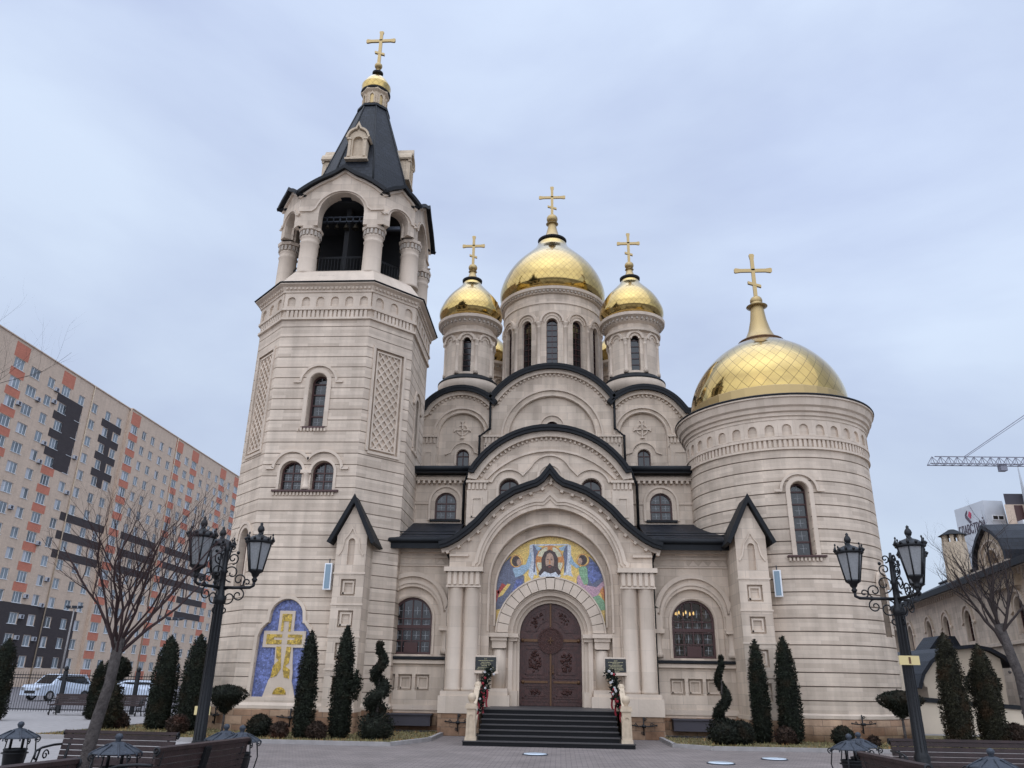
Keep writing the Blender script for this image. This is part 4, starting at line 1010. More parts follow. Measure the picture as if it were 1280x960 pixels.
for k in (0, 2, 6):
    hood(bm, F8[k][0], -.02 if k == 0 else 0, 12.42, .66); surround(bm, F8[k][0], -.02 if k == 0 else 0, 10.62, 12.46, .35); sill_teeth(bm, F8[k][0], -.02, .62, 10.56)
hood(bm, F8[7][0], .3, 6.5, .5, .15); surround(bm, F8[7][0], .3, 4.7, 6.5, .36, .12)
band(bm, [(-1.62, 8.94), (-1.34, 8.94)]+arc(-.66, 8.95, .66, 178, 28, 12)+arc(.52, 8.95, .66, 152, 2, 12)+[(1.2, 8.94), (1.48, 8.94)], 0, .10, -.08, .02, M0)
for cx in (-.66, .52): surround(bm, M0, cx, 8.18, 8.86, .42, .10)
lathe(bm, [(.15, 8.18), (.15, 8.3), (.12, 8.34), (.12, 8.72), (.17, 8.78)], (TC[0]-.07, TC[1]-TH), 12); box(bm, -.27, .13, -.16, .02, 8.78, 8.9, M0)
sill_teeth(bm, M0, -.07, 1.2, 8.10)
band(bm, mosaic_o, .02, .13, -.06, .03, M0)
obj('moulding', bm, 'limestone_trim', tower, local=True)
bm = B(); box(bm, -1.3, 1.18, -.12, .1, 8.09, 8.16, M0); box(bm, -.45, .41, -.05, .25, 10.55, 10.62, M0); obj('window_sill', bm, 'frame_brown', tower, local=True)
for cx in (-.66, .52):
    bm = B(); window(bm, cx, 8.18, 8.86, .42, .22, M0, nx=2, rows=2, fw=.06); obj('window', bm, WM, tower, local=True)
for k in (0, 2, 6):
    bm = B(); window(bm, -.02 if k == 0 else 0, 10.62, 12.46, .33, .36, F8[k][0], nx=1, rows=4, fw=.07, bar=.06); obj('window', bm, WM, tower, local=True)
bm = B(); window(bm, .3, 4.7, 6.5, .36, .24, F8[7][0], nx=1, rows=4, fw=.07); obj('window', bm, WM, tower, local=True)
# lattice panels
def clipseg(p, d, x0, x1, z0, z1):
    t0, t1 = -99, 99
    for pc, dc, lo, hi in ((p[0], d[0], x0, x1), (p[1], d[1], z0, z1)):
        a, b = (lo-pc)/dc, (hi-pc)/dc; a, b = min(a, b), max(a, b); t0 = max(t0, a); t1 = min(t1, b)
    return (t0, t1) if t1-t0 > .05 else None
for k in (1, 7):
    M_ = F8[k][0]; bm = B()
    slab(bm, [(-.7, 9.7), (-.7, 14.0), (.7, 14.0), (.7, 9.7)], [], .085, .12, M_)
    band(bm, [(-.66, 9.75), (-.66, 13.95), (.66, 13.95), (.66, 9.75), (-.665, 9.75)], .0, .10, -.05, .02, M_)
    band(bm, [(-.55, 9.86), (-.55, 13.84), (.55, 13.84), (.55, 9.86), (-.555, 9.86)], -.04, .02, -.01, .09, M_)
    ang = radians(50); sp = .235
    for sg in (-1, 1):
        d = (cos(ang)*sg, sin(ang)); nn = (-d[1], d[0])
        for j in range(-12, 13):
            p = (nn[0]*sp*j, 11.85+nn[1]*sp*j)
            c_ = clipseg(p, d, -.53, .53, 9.88, 13.82)
            if c_: band(bm, [(p[0]+d[0]*c_[0], p[1]+d[1]*c_[0]), (p[0]+d[0]*c_[1], p[1]+d[1]*c_[1])], -.028, .028, .018+.002*sg, .086, M_)
    obj('lattice_panel', bm, 'limestone_trim', tower, local=True)
# tower mosaic with the gilded cross
bm = B(); slab(bm, [(x*1.0, z) for x, z in mosaic_o], [], .13, .16, M0); obj('mosaic', bm, 'm_blue', tower, local=True, label='blue mosaic niche with a gilded cross')
cx = -.2
def crs(g):   # cross outline grown by g
    return [(cx-.20-g, 1.9), (cx-.24-g, 2.75-g), (cx-.70-g, 2.75-g), (cx-.70-g, 3.18+g), (cx-.22-g, 3.18+g), (cx-.22-g, 3.85+g), (cx+.22+g, 3.85+g), (cx+.22+g, 3.18+g),
            (cx+.66+g, 3.18+g), (cx+.66+g, 2.75-g), (cx+.26+g, 2.75-g), (cx+.30+g, 2.2), (cx+.34+g, 1.9), (cx+.34+g, 1.62), (cx+.5+g, 1.1), (cx-.5-g, 1.1), (cx-.36-g, 1.62)]
bm = B(); slab(bm, crs(.055), [], .07, .14, M0); 
obj('cross_border', bm, 'limestone_trim', tower, local=True)
bm = B()
for l in ([(-.17,3.22),(-.17,3.8),(.17,3.8),(.17,3.22),(.09,3.22),(.09,3.55),(-.09,3.55),(-.09,3.22)], [(-.64,2.80),(-.64,3.12),(-.1,3.12),(-.1,3.02),(-.38,3.02),(-.38,2.94),(-.1,2.94),(-.1,2.80)], [(.1,2.80),(.1,2.94),(.34,2.94),(.34,3.02),(.1,3.02),(.1,3.12),(.60,3.12),(.60,2.80)],
          [(-.10,2.72),(-.26,2.72),(-.22,2.35),(-.12,2.28),(-.30,2.10),(-.34,1.72),(-.15,1.78),(-.02,2.02)], [(.10,2.72),(.26,2.72),(.24,2.2),(.12,2.1),(.3,1.98),(.30,1.7),(.12,1.74),(.05,2.0)]):
    slab(bm, [(cx+x, z) for x, z in l], [], .055, .09, M0)
slab(bm, arc(cx+.02, 1.2, .23, 180, 0, 12), [], .055, .09, M0)
obj('cross_mosaic', bm, 'm_tower_gold', tower, local=True)
# parapet and belfry
bm = B(); octp(bm, [off8(.24, 16.66), off8(-.28, 17.42), off8(-.34, 17.46), off8(-.34, 17.5)]); obj('parapet', bm, 'limestone_trim', tower, local=True)
bm = B(); octp(bm, [off8(.36, 16.60), off8(.40, 16.63), off8(.36, 16.67)])
box(bm, -.6, .1, .10, .35, 16.98, 17.16, M0)
obj('parapet_flashing', bm, 'roof_metal', tower, local=True)
BC = (-9.22, 30.65); CP = [(-1.38, -2.48), (1.38, -2.48), (2.72, -1.28), (2.72, 1.28), (1.38, 2.48), (-1.38, 2.48), (-2.72, 1.28), (-2.72, -1.28)]
for x, y in CP:
    bm = B(); p = (BC[0]+x, BC[1]+y)
    lathe(bm, [(.46, 17.45), (.46, 17.55), (.40, 17.62), (.385, 18.95), (.42, 19.0), (.385, 19.05), (.385, 19.2), (.42, 19.24), (.40, 19.3)], p, 26)
    for k in range(16):
        a = 2*pi*k/16; box(bm, -.045, .045, -.06, .05, 19.3, 19.52, face_M((p[0]+.40*cos(a), p[1]+.40*sin(a)), (cos(a), sin(a))))
    lathe(bm, [(.39, 19.28), (.39, 19.55), (.50, 19.56), (.52, 19.7), (.45, 19.72)], p, 8, smooth=False, a0=pi/8)
    obj('belfry_column', bm, 'limestone_trim', tower, uv=None, local=True)
BH, BW = 2.95, 1.85
FB = faces8(BH, BW, BC)
bm = B(); bm2 = B(); bm3 = B()
def keelcurve(l, zlo, zhi, n=12):
    P = []
    for i in range(2*n+1):
        u = -1+i/n; a = abs(u)
        z = zlo+(zhi-zlo)*((1-a**1.7)*.80+(max(0, 1-a*3.2)**1.6)*.20)
        P.append((u*l/2, z))
    return P
for i, (M_, l) in enumerate(FB):
    mainf = i % 2 == 0
    ra = .98 if mainf else .46; zs = 20.35 if mainf else 20.2
    K = keelcurve(l+.0, 21.15, 22.42 if mainf else 21.75)
    o = [(-l/2, 19.7)]+K+[(l/2, 19.7), (ra, 19.7), (ra, zs)]+arc(0, zs, ra, 0, 180, 16)[1:-1]+[(-ra, zs), (-ra, 19.7)]
    slab(bm, o, [], 0, .55, M_)
    band(bm2, [(-l/2+.03, zs+.02), (-ra-.30, zs+.02)]+arc(0, zs-.12, ra+.16, 165, 15, 16)+[(ra+.30, zs+.02), (l/2-.03, zs+.02)], 0, .08, -.07, .02, M_)
    K2 = keelcurve(l+.24, 21.12, 22.44 if mainf else 21.77)
    band(bm2, keelcurve(l, 21.03, 22.32 if mainf else 21.65), 0, .10, -.10, .02, M_)
    band(bm3, K2, .0, .10, -.26, 1.4, M_); band(bm3, K2, -.03, .12, -.30, -.22, M_)
obj('belfry_arcade', bm, 'limestone', tower, local=True); obj('belfry_moulding', bm2, 'limestone_trim', tower, local=True); obj('belfry_roof_edge', bm3, 'roof_metal', tower, local=True)
# near-black floor, ceiling and two crossing uprights; then railing and beam
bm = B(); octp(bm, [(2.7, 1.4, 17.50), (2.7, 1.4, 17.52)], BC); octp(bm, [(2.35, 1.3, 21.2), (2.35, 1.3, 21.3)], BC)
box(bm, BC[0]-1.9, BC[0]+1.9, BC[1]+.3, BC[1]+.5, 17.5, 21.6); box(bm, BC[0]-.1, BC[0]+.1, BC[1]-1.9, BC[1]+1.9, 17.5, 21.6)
obj('belfry_interior', bm, 'matte_black', tower, local=True)
bm = B()
for i, (M_, l) in enumerate(faces8(2.48, 1.3, BC)):
    for z in (17.7, 18.35, 18.4): tube(bm, [(-l/2, 0, z), (l/2, 0, z)], .018, 5, M_)
    n = int(l/.13)
    for k in range(n+1): tube(bm, [(-l/2+l*k/n, 0, 17.5), (-l/2+l*k/n, 0, 18.4)], .011, 4, M_)
obj('belfry_railing', bm, 'black_iron', tower, uv=None, local=True)
bm = B()
for z in (20.40, 20.62): box(bm, BC[0]-1.25, BC[0]+1.25, BC[1]-2.1, BC[1]-2.0, z, z+.05)
for k in range(9): box(bm, BC[0]-1.2+k*.29, BC[0]-1.16+k*.29, BC[1]-2.1, BC[1]-2.0, 20.4, 20.65)
box(bm, BC[0]+1.7, BC[0]+2.4, BC[1]-2.2, BC[1]-2.05, 19.9, 20.05, Matrix.Identity(4))
obj('bell_beam', bm, 'grey_metal', tower, local=True)
def bell(name, x, y, z, r, lab, grp):
    t = thing(name, lab, 'bell', (x, y, z), 0, grp)
    bm = B(); lathe(bm, [(r, 0), (r*.86, r*.25), (r*.62, r*.8), (r*.5, r*1.3), (r*.3, r*1.5), (.01, r*1.55)], (0, 0), 20); obj('bell_body', bm, 'bronze', t, uv=None, local=True)
    bm = B(); tube(bm, [(0, 0, r*1.5), (0, 0, r*1.5+.12)], .02); obj('hanger', bm, 'black_iron', t, uv=None, local=True)
    bm = B(); tube(bm, [(0, 0, r*1.0), (0, 0, 0)], .012); ball(bm, (0, 0, -.02), r*.16, 8, 6); obj('clapper', bm, 'black_iron', t, uv=None, local=True)
for k, r in enumerate((.10, .12, .14, .16, .18)):
    lab = ['smallest bell at the left end of the row under the belfry beam', 'second smallest bell of the row in the belfry', 'middle bell of the row of five in the belfry', 'second largest bell of the row in the belfry', 'largest bell at the right end of the row under the belfry beam'][k]
    bell('church_bell', BC[0]-.85+k*.42, BC[1]-2.05, 20.40-.12-r*1.5, r, lab, 'small bells hanging in the belfry')
bell('church_bell', BC[0]+2.35, BC[1]-.6, 17.95, .42, 'big dark bell at the right side opening of the belfry', None)
# spire
bm = B(); SC = (-9.12, 30.65)
def octcone(bm, lv, c, n=8, rot=pi/8):
    uvl = bm.loops.layers.uv.verify()
    rings = [[bm.verts.new((c[0]+r/cos(pi/8)*cos(rot+2*pi*i/n), c[1]+r/cos(pi/8)*sin(rot+2*pi*i/n), z)) for i in range(n)] for r, z in lv]
    for a, b in zip(rings, rings[1:]):
        for i in range(n): bm.faces.new((a[i], a[(i+1) % n], b[(i+1) % n], b[i]))
    bm.faces.new(rings[-1]); bm.faces.new(rings[0][::-1])
octcone(bm, [(2.6, 21.3), (2.3, 22.2), (1.95, 23.6), (.68, 28.0)], SC)
spire = obj('spire', bm, 'roof_slate', church, label='dark slate spire of the bell tower')
bm = B()
for i in range(8):
    a = pi/8+2*pi*i/8; k = 1/cos(pi/8)
    tube(bm, [(SC[0]+2.3*k*cos(a), SC[1]+2.3*k*sin(a), 22.2), (SC[0]+1.95*k*cos(a), SC[1]+1.95*k*sin(a), 23.6), (SC[0]+.68*k*cos(a), SC[1]+.68*k*sin(a), 28.0)], .045, 6)
octcone(bm, [(.76, 27.95), (.74, 28.1), (.66, 28.12)], SC)
obj('ridge_cap', bm, 'roof_metal', spire, uv=None, local=True)
for k in range(4):
    a = -90+90*k
    r0 = 2.04; M_ = Matrix.Translation((0, 0, -.22)) @ face_M((SC[0]+r0*cos(radians(a)), SC[1]+r0*sin(radians(a))), (cos(radians(a)), sin(radians(a))))
    bm = B()
    o = [(-.47, 24.0), (-.40, 25.15)]+arc(0, 25.15, .40, 178, 100, 6)+[(0, 25.72)]+arc(0, 25.15, .40, 80, 2, 6)+[(.40, 25.15), (.47, 24.0)]
    slab(bm, o, [archo(0, 24.15, 25.0, .22, 10)], -.02, .12, M_); slab(bm, o, [], .13, 1.0, M_)
    band(bm, [(-.50, 25.10)]+arc(0, 25.15, .44, 178, 100, 6)+[(0, 25.80)]+arc(0, 25.15, .44, 80, 2, 6)+[(.50, 25.10)], 0, .09, -.14, 1.0, M_)
    box(bm, -.52, .52, -.10, .9, 23.93, 24.03, M_)
    for s in (-1, 1): box(bm, s*.36-.06, s*.36+.06, -.08, .0, 24.1, 25.1, M_); box(bm, s*.38-.1, s*.38+.1, -.12, .0, 25.02, 25.12, M_)
    obj('spire_dormer', bm, 'stone_pale', spire, local=True)
LC = SC
bm = B(); octcone(bm, [(.60, 28.05), (.58, 28.15), (.55, 28.2), (.55, 28.95), (.66, 29.05), (.66, 29.15)], LC)
for i in range(8):
    a = 2*pi*i/8; M_ = face_M((LC[0]+.55*cos(a), LC[1]+.55*sin(a)), (cos(a), sin(a)))
    band(bm, [(-.16, 28.25), (-.16, 28.75), (0, 28.95), (.16, 28.75), (.16, 28.25)], -.07, 0, -.06, .02, M_)
lan = obj('lantern', bm, 'stone_pale', church)
bm = B()
for i in range(8):
    a = 2*pi*i/8; M_ = face_M((LC[0]+.552*cos(a), LC[1]+.552*sin(a)), (cos(a), sin(a)))
    slab(bm, [(-.085, 28.27), (-.085, 28.72), (0, 28.84), (.085, 28.72), (.085, 28.27)], [], -.012, .01, M_)
obj('lantern_niche', bm, 'gold', lan, local=True)
bm = B(); lathe(bm, [(.58, 29.05), (.70, 29.12), (.74, 29.2), (.6, 29.24)], LC, 32); obj('collar', bm, 'matte_black', church, uv=None)
dome(LC, onion(.62, .73, 29.2, 30.55, .24, .3), 'gold_tiles_tiny', 'tiny onion dome on the spire', (.24, 30.55), 31.05, .20, 31.2, 33.35, .76, 32.72, n=48)

# ---------------------------------------------------------------- round tower
RC = (8.87, 31.45); RR = 3.47
bm = B()
GZR = [1.305+PITCH*k for k in range(32) if 1.305+PITCH*k < 9.8]
def th(x, y): return math.degrees(atan2(y-RC[1], x-RC[0]))
aw = 266.3
curved_wall(bm, RC, RR, aw-20, aw+20, .9, 11.5, [archo(0, 6.02, 8.36, .31, 10)], GZR, 4)
for k in range(8): curved_wall(bm, RC, RR, aw+20+40*k, aw+60+40*k, .9, 11.5, [archo(.9, 3.4, 5.1, .34, 8)] if k == 0 else [], GZR, 4)
rt = obj('round_tower', bm, ['limestone_courses', 'joint_dark'], church, uv=None, label='round tower with the widest gilded dome')
bm = B(); lathe(bm, [(RR-.47, .5), (RR-.47, 11.5)], RC, 48); obj('tower_core', bm, 'limestone', rt, uv=None, local=True)
bm = B(); lathe(bm, [(RR+.10, 0), (RR+.10, .72), (RR, .75)], RC, 72); obj('plinth', bm, 'sandstone_plinth', church, uv=None)
bm = B()
ring(bm, RC, [(RR-.1, .72), (RR+.07, .76), (RR+.07, .86), (RR-.05, .95)], 80)
ring(bm, RC, [(RR-.1, 9.86), (RR+.08, 9.88), (RR+.08, 9.96), (RR-.05, 9.99)], 80)
ring(bm, RC, [(RR-.1, 10.24), (RR+.10, 10.26), (RR+.10, 10.36), (RR+.03, 10.39), (RR-.05, 10.40)], 80)
ring(bm, RC, [(RR-.1, 11.02), (RR+.10, 11.02), (RR+.10, 11.12), (RR+.16, 11.16), (RR+.16, 11.28), (RR+.24, 11.32), (RR+.26, 11.46), (RR+.34, 11.52), (RR+.40, 11.78), (RR+.46, 11.80), (RR+.46, 11.88), (RR-.1, 12.05)], 80)
n = 124
for k in range(n): box(bm, -.052, .052, -.065, .02, 9.97, 10.26, cyl_M(RC, RR, 360*k/n))
n = 36; w = 2*pi*(RR+.06)/n
for k in range(n): slab(bm, [(-w/2, 10.38), (-w/2, 11.03), (w/2, 11.03), (w/2, 10.38)], [archo(0, 10.42, 10.68, w*.27, 8)], -.07, .03, cyl_M(RC, RR, 360*k/n+3))
Mw = cyl_M(RC, RR, aw)
hood(bm, Mw, 0, 8.32, .60, .28); surround(bm, Mw, 0, 6.02, 8.36, .33, .15); sill_teeth(bm, Mw, 0, .62, 5.96)
Mw2 = cyl_M(RC, RR, aw+40+math.degrees(.9/RR)); hood(bm, Mw2, 0, 5.1, .5, .15)
obj('moulding', bm, 'limestone_trim', rt, local=True)
bm = B(); box(bm, -.66, .66, -.12, .15, 5.96, 6.02, Mw); obj('window_sill', bm, 'frame_brown', rt, local=True)
bm = B(); window(bm, 0, 6.02, 8.36, .31, .36, Mw, nx=1, rows=5, fw=.07, bar=.06); obj('window', bm, WM, rt, local=True)
bm = B(); window(bm, 0, 3.4, 5.1, .34, .24, Mw2, nx=1, rows=4, fw=.07); obj('window', bm, WM, rt, local=True)
bm = B(); lathe(bm, [(RR+.475, 11.86), (RR+.49, 11.90), (RR+.47, 11.94), (3.2, 12.08)], RC, 80); obj('cornice_flashing', bm, 'roof_metal', rt, uv=None, local=True)
P = [(3.12, 12.0), (3.16, 12.3), (3.16, 12.75), (3.08, 13.2), (2.92, 13.65), (2.66, 14.12), (2.32, 14.55), (1.95, 14.92), (1.58, 15.20), (1.28, 15.40), (1.06, 15.55), (.90, 15.68)]
PP = []
for i in range(len(P)-1):
    for k in range(4):
        t = k/4; p0 = P[max(0, i-1)]; p1 = P[i]; p2 = P[i+1]; p3 = P[min(len(P)-1, i+2)]
        f = lambda a, b, c_, d: .5*((2*b)+(-a+c_)*t+(2*a-5*b+4*c_-d)*t*t+(-a+3*b-3*c_+d)*t**3)
        PP.append((f(p0[0], p1[0], p2[0], p3[0]), f(p0[1], p1[1], p2[1], p3[1])))
PP.append(P[-1])
DC = (8.82, 31.45)
dome(DC, PP, 'gold_tiles_wide', 'widest gilded dome on the round tower', (.92, 15.62), 17.75, .27, 18.0, 20.15, .84, 19.3, collar=False)
bm = B(); lathe(bm, [(3.19, 12.0), (3.19, 12.55), (3.165, 12.58)], DC, 36, smooth=False); obj('dome_skirt', bm, 'gold', church, uv=None)
bm = B(); lathe(bm, [(.88, 15.60), (.97, 15.63), (.97, 15.69), (.84, 15.72)], DC, 32); obj('collar', bm, 'brass', church, uv=None)
# plain back of the building, so that side views hold together
bm = B(); box(bm, -7.5, 7.1, 32.05, 50, 0, 9.6); box(bm, -6.5, 6.2, 36.7, 50, 9, 13.6); obj('rear_block', bm, 'limestone', church)
bm = B(); box(bm, -7.9, 7.4, 31.9, 50.3, 9.6, 9.75); obj('rear_roof', bm, 'roof_metal', church)

# ================================================================== GROUND
def sheet(name, pts, z, m, mats_uv='box'):
    bm = B(); bm.faces.new([bm.verts.new((x, y, z)) for x, y in pts]); bm.normal_update()
    if bm.faces[:][0].normal.z < 0: bmesh.ops.reverse_faces(bm, faces=bm.faces)
    return obj(name, bm, m, kind='structure')
sheet('ground', [(-900, -900), (900, -900), (900, 900), (-900, 900)], -.012, 'asphalt')
sheet('paving', [(-40, -30), (45, -30), (45, 41), (-40, 41)], -.004, 'concrete')
sheet('forecourt', [(-9.5, 0), (16, 0), (16, 30), (-9.5, 30)], 0.0, 'pavers')
bedL = [(-15.2, 23.4), (-4.75, 23.35), (-4.0, 25.6), (-4.0, 29.2), (-9, 29.2), (-15.2, 31)]
bedR = [(3.35, 25.3), (4.3, 24.5), (22, 25.6), (22, 34), (10, 33), (8, 29.2), (3.3, 29.2)]
bedM = [(-15.5, 17.2), (-15.5, 12), (-4.4, 12), (-4.4, 15.8), (-6.5, 16.6)]
def bed(name, pts, h=.07):
    bm = B(); n = len(pts)
    A = [bm.verts.new((x, y, h)) for x, y in pts]; bm.faces.new(A)
    C_ = [bm.verts.new((x, y, -.01)) for x, y in pts]
    for i in range(n): bm.faces.new((C_[i], C_[(i+1) % n], A[(i+1) % n], A[i]))
    obj(name, bm, 'grass_dry', kind='structure', recalc=True)
    bm = B()
    for i in range(n):
        a = Vector((*pts[i], 0)); b = Vector((*pts[(i+1) % n], 0)); d = (b-a).normalized(); nn = Vector((d.y, -d.x, 0))
        m_ = Matrix((d, nn, Vector((0, 0, 1)))).transposed().to_4x4(); m_.translation = a
        box(bm, -.06, (b-a).length+.06, -.05, .07, -.01, h+.035, m_)
    obj('kerb', bm, 'concrete', kind='structure')
bed('flower_bed', bedL); bed('flower_bed', bedR)
def inside(p, poly):
    c = False; j = len(poly)-1
    for i in range(len(poly)):
        if (poly[i][1] > p[1]) != (poly[j][1] > p[1]) and p[0] < (poly[j][0]-poly[i][0])*(p[1]-poly[i][1])/(poly[j][1]-poly[i][1])+poly[i][0]: c = not c
        j = i
    return c
random.seed(11)
for poly, nm, x0, x1, y0, y1 in ((bedL, 'dry winter grass in front of the bell tower', -15.2, -4, 23.4, 29.2), (bedR, 'dry winter grass in front of the round tower', 3.3, 22, 24.5, 31)):
    bm = B()
    for i in range(6500):
        p = (random.uniform(x0, x1), y0+(y1-y0)*random.random()**1.6)
        if not inside(p, poly): continue
        a = random.uniform(0, 2*pi); h = random.uniform(.03, .09); w = .018
        v = [(p[0]-w*cos(a), p[1]-w*sin(a), .07), (p[0]+w*cos(a), p[1]+w*sin(a), .07), (p[0]+random.uniform(-.04, .04), p[1]+random.uniform(-.04, .04), .07+h)]
        bm.faces.new([bm.verts.new(q_) for q_ in v])
    obj('grass', bm, 'grass_blade', uv=None, kind='stuff', label=nm, cat='grass')
# round glass floor lights in the paving
for x, y, lab in ((-.65, 21.7, 'round pale floor light in the paving in front of the stairs'), (5.36, 21.9, 'round pale floor light, the farther one right of the stairs'),
                  (3.75, 20.4, 'round pale floor light, the nearer one right of the stairs')):
    t = thing('floor_light', lab, 'floor light', (x, y, 0), 0, 'round floor lights in the paving')
    bm = B(); lathe(bm, [(.33, 0), (.33, .018), (.30, .022)], (0, 0), 36); obj('light_ring', bm, 'grey_metal', t, uv=None, local=True)
    bm = B(); lathe(bm, [(.30, .012), (.29, .03), (.2, .036), (.001, .038)], (0, 0), 36); obj('light_glass', bm, 'disc_glass', t, uv=None, local=True)

# ================================================================== PLANTS
def leaves(bm, pts, size, mi=0, up=.3):
    for p, n in pts:
        n = Vector(n); s = size*random.uniform(.6, 1.4)
        t = Vector((random.gauss(0, 1), random.gauss(0, 1), random.gauss(0, 1)+up)); t.normalize()
        u = n.cross(t)
        if u.length < .05: continue
        u.normalize(); t = (t*.7+n*.5).normalized()
        p = Vector(p)
        f = bm.faces.new([bm.verts.new(p-u*s*.32), bm.verts.new(p+u*s*.32), bm.verts.new(p+t*s)]); f.material_index = mi
def rev_points(prof, n, wob, seed, jitter=.05):
    """random points on a bumpy surface of revolution; prof [(r, z)]"""
    rnd = random.Random(seed); tot = []; acc = 0
    for (r0, z0), (r1, z1) in zip(prof, prof[1:]):
        acc += hypot(r1-r0, z1-z0)*(r0+r1+.02); tot.append(acc)
    ph = [rnd.uniform(0, 6.28) for _ in range(6)]; o = []
    for _ in range(n):
        x = rnd.uniform(0, acc); k = next(i for i, t in enumerate(tot) if t >= x)
        (r0, z0), (r1, z1) = prof[k], prof[k+1]; t = rnd.random(); r = r0+(r1-r0)*t; z = z0+(z1-z0)*t; a = rnd.uniform(0, 2*pi)
        w = 1+wob*(.5*sin(3*a+ph[0]+z*2.1)+.35*sin(5*a+ph[1]-z*3.7)+.35*sin(2*a+ph[2]+z*7))
        rr = r*w+rnd.gauss(0, jitter)-abs(rnd.gauss(0, jitter))*.6
        dz = (z1-z0); dr = (r1-r0); nl = hypot(dz, dr) or 1
        o.append(((rr*cos(a), rr*sin(a), z+rnd.gauss(0, jitter*.4)), (dz/nl*cos(a), dz/nl*sin(a), -dr/nl)))
    return o
def plant(name, label, cat, loc, prof, n, size, material, trunk=None, wob=.05, group=None, seed=1, jitter=.04, extra=None, core=.80):
    t = thing(name, label, cat, loc, 0, group); random.seed(seed)
    bm = B(); leaves(bm, rev_points(prof, n, wob, seed, jitter), size)
    if extra: extra(bm)
    lathe(bm, [(max(r*core, .004), z) for r, z in prof], (0, 0), 18)
    obj('crown', bm, material, t, uv=None, local=True)
    bm = B(); h, r = trunk or (.4, .05); tube(bm, [(0, 0, -.08), (.01, 0, h*.5), (0, 0, h)], [r*1.2, r, r*.8], 8); obj('trunk', bm, 'bark', t, uv=None, local=True)
    return t
def thuja_prof(h, r): return [(r*.6, .03), (r*.95, .18), (r, h*.22), (r*.97, h*.45), (r*.84, h*.68), (r*.60, h*.86), (r*.34, h*.95), (.01, h*1.01)]
TH_ = [
 ((-7.62, 24.6, .05), 3.0, .28, 'thuja_green', 'narrow dark conifer between the bell tower mosaic and the gabled pier'),
 ((-6.60, 24.9, .05), 3.2, .30, 'thuja_green', 'conical dark conifer with a side tuft, in front of the left gabled pier'),
 ((6.30, 26.9, .05), 3.05, .27, 'thuja_green', 'narrow dark conifer directly in front of the right gabled pier'),
 ((7.20, 26.9, .05), 3.15, .34, 'thuja_green', 'dark conifer at the foot of the round tower, right of the gabled pier'),
 ((12.25, 26.8, .02), 3.35, .41, 'thuja_bronze', 'broad conifer right of the round tower, the left one of the pair'),
 ((13.45, 27.2, .02), 3.05, .39, 'thuja_bronze', 'broad conifer farthest right, beside the cream annex'),
 ((-13.35, 27.3, .02), 2.95, .43, 'thuja_green', 'broad conifer left of the lamp post, the left one of the pair'),
 ((-12.15, 26.9, .02), 3.0, .41, 'thuja_green', 'broad conifer left of the lamp post, the right one of the pair'),
 ((-22.1, 31.5, .0), 3.0, .45, 'thuja_green', 'tall conifer at the far left edge in front of the iron fence'),
 ((-19.3, 33.6, .0), 2.2, .25, 'thuja_green', 'slim small conifer by the fence between the two far benches'),
]
def tuft(bm):
    leaves(bm, [((.42+x*.8, y-.1, z+.3), n) for (x, y, z), n in rev_points([(.05, .8), (.17, 1.1), (.14, 1.4), (.01, 1.6)], 900, .1, 5)], .07)
for i, (p, h, r, m_, lab) in enumerate(TH_):
    plant('thuja', lab, 'conifer', p, thuja_prof(h, r), 9000, .060, m_, (.5, .05), .09, 'clipped conifers around the church', 20+i, .03, tuft if i == 1 else None)
def spiral(name, label, loc, h, turns, R0, rt, phase, seed):
    t = thing(name, label, 'topiary', loc, 0, 'spiral topiaries beside the church'); random.seed(seed); rnd = random.Random(seed)
    bm = B(); pts = []; NS = 90; path = []; rad = []
    for k in range(NS):
        u = k/(NS-1); a = phase+turns*2*pi*u; R = R0*(1-u*.75); path.append(Vector((R*cos(a), R*sin(a), .75+(h-.75)*u))); rad.append(rt*(1.25-.85*u))
    tube(bm, path, [x*.8 for x in rad], 8)
    for _ in range(5200):
        k = rnd.randrange(NS-1); p = path[k].lerp(path[k+1], rnd.random()); d = Vector((rnd.gauss(0, 1), rnd.gauss(0, 1), rnd.gauss(0, 1))).normalized()
        pts.append((p+d*rad[k]*rnd.uniform(.85, 1.12), d))
    pts += rev_points([(.15, .0), (.46, .14), (.50, .38), (.38, .62), (.1, .72)], 2800, .1, seed)
    leaves(bm, pts, .065); lathe(bm, [(.12, 0), (.38, .14), (.42, .38), (.3, .58), (.02, .66)], (0, 0), 16)
    obj('crown', bm, 'box_green', t, uv=None, local=True)
    bm = B(); tube(bm, [(0, 0, -.05), (0, 0, h*.95)], [.05, .02], 8); obj('trunk', bm, 'bark', t, uv=None, local=True)
spiral('spiral_topiary', 'corkscrew-clipped bush in front of the left arched window', (-5.45, 24.7, .05), 2.7, 2.5, .22, .20, 1.0, 3)
spiral('spiral_topiary', 'thin corkscrew-clipped bush below the right arched window', (4.95, 25.9, .05), 2.5, 1.7, .17, .125, 2.4, 4)
UP = [(.04, .95), (.10, 1.0), (.34, 1.22), (.60, 1.42), (.68, 1.52), (.60, 1.62), (.34, 1.74), (.02, 1.78)]
plant('umbrella_topiary', 'mushroom-shaped clipped shrub on a bare stem left of the blue mosaic', 'topiary', (-10.05, 24.6, .0), [(r*.88, z*.94-.20) for r, z in UP], 4200, .055, 'box_green', (.95, .035), .04, 'mushroom-shaped topiaries', 61, .02)
plant('umbrella_topiary', 'mushroom-shaped clipped shrub on a bare stem beside the right lamp post', 'topiary', (10.35, 26.2, .0), [(r*.98, z*.92) for r, z in UP], 4200, .055, 'box_green', (.95, .045), .04, 'mushroom-shaped topiaries', 62, .02)
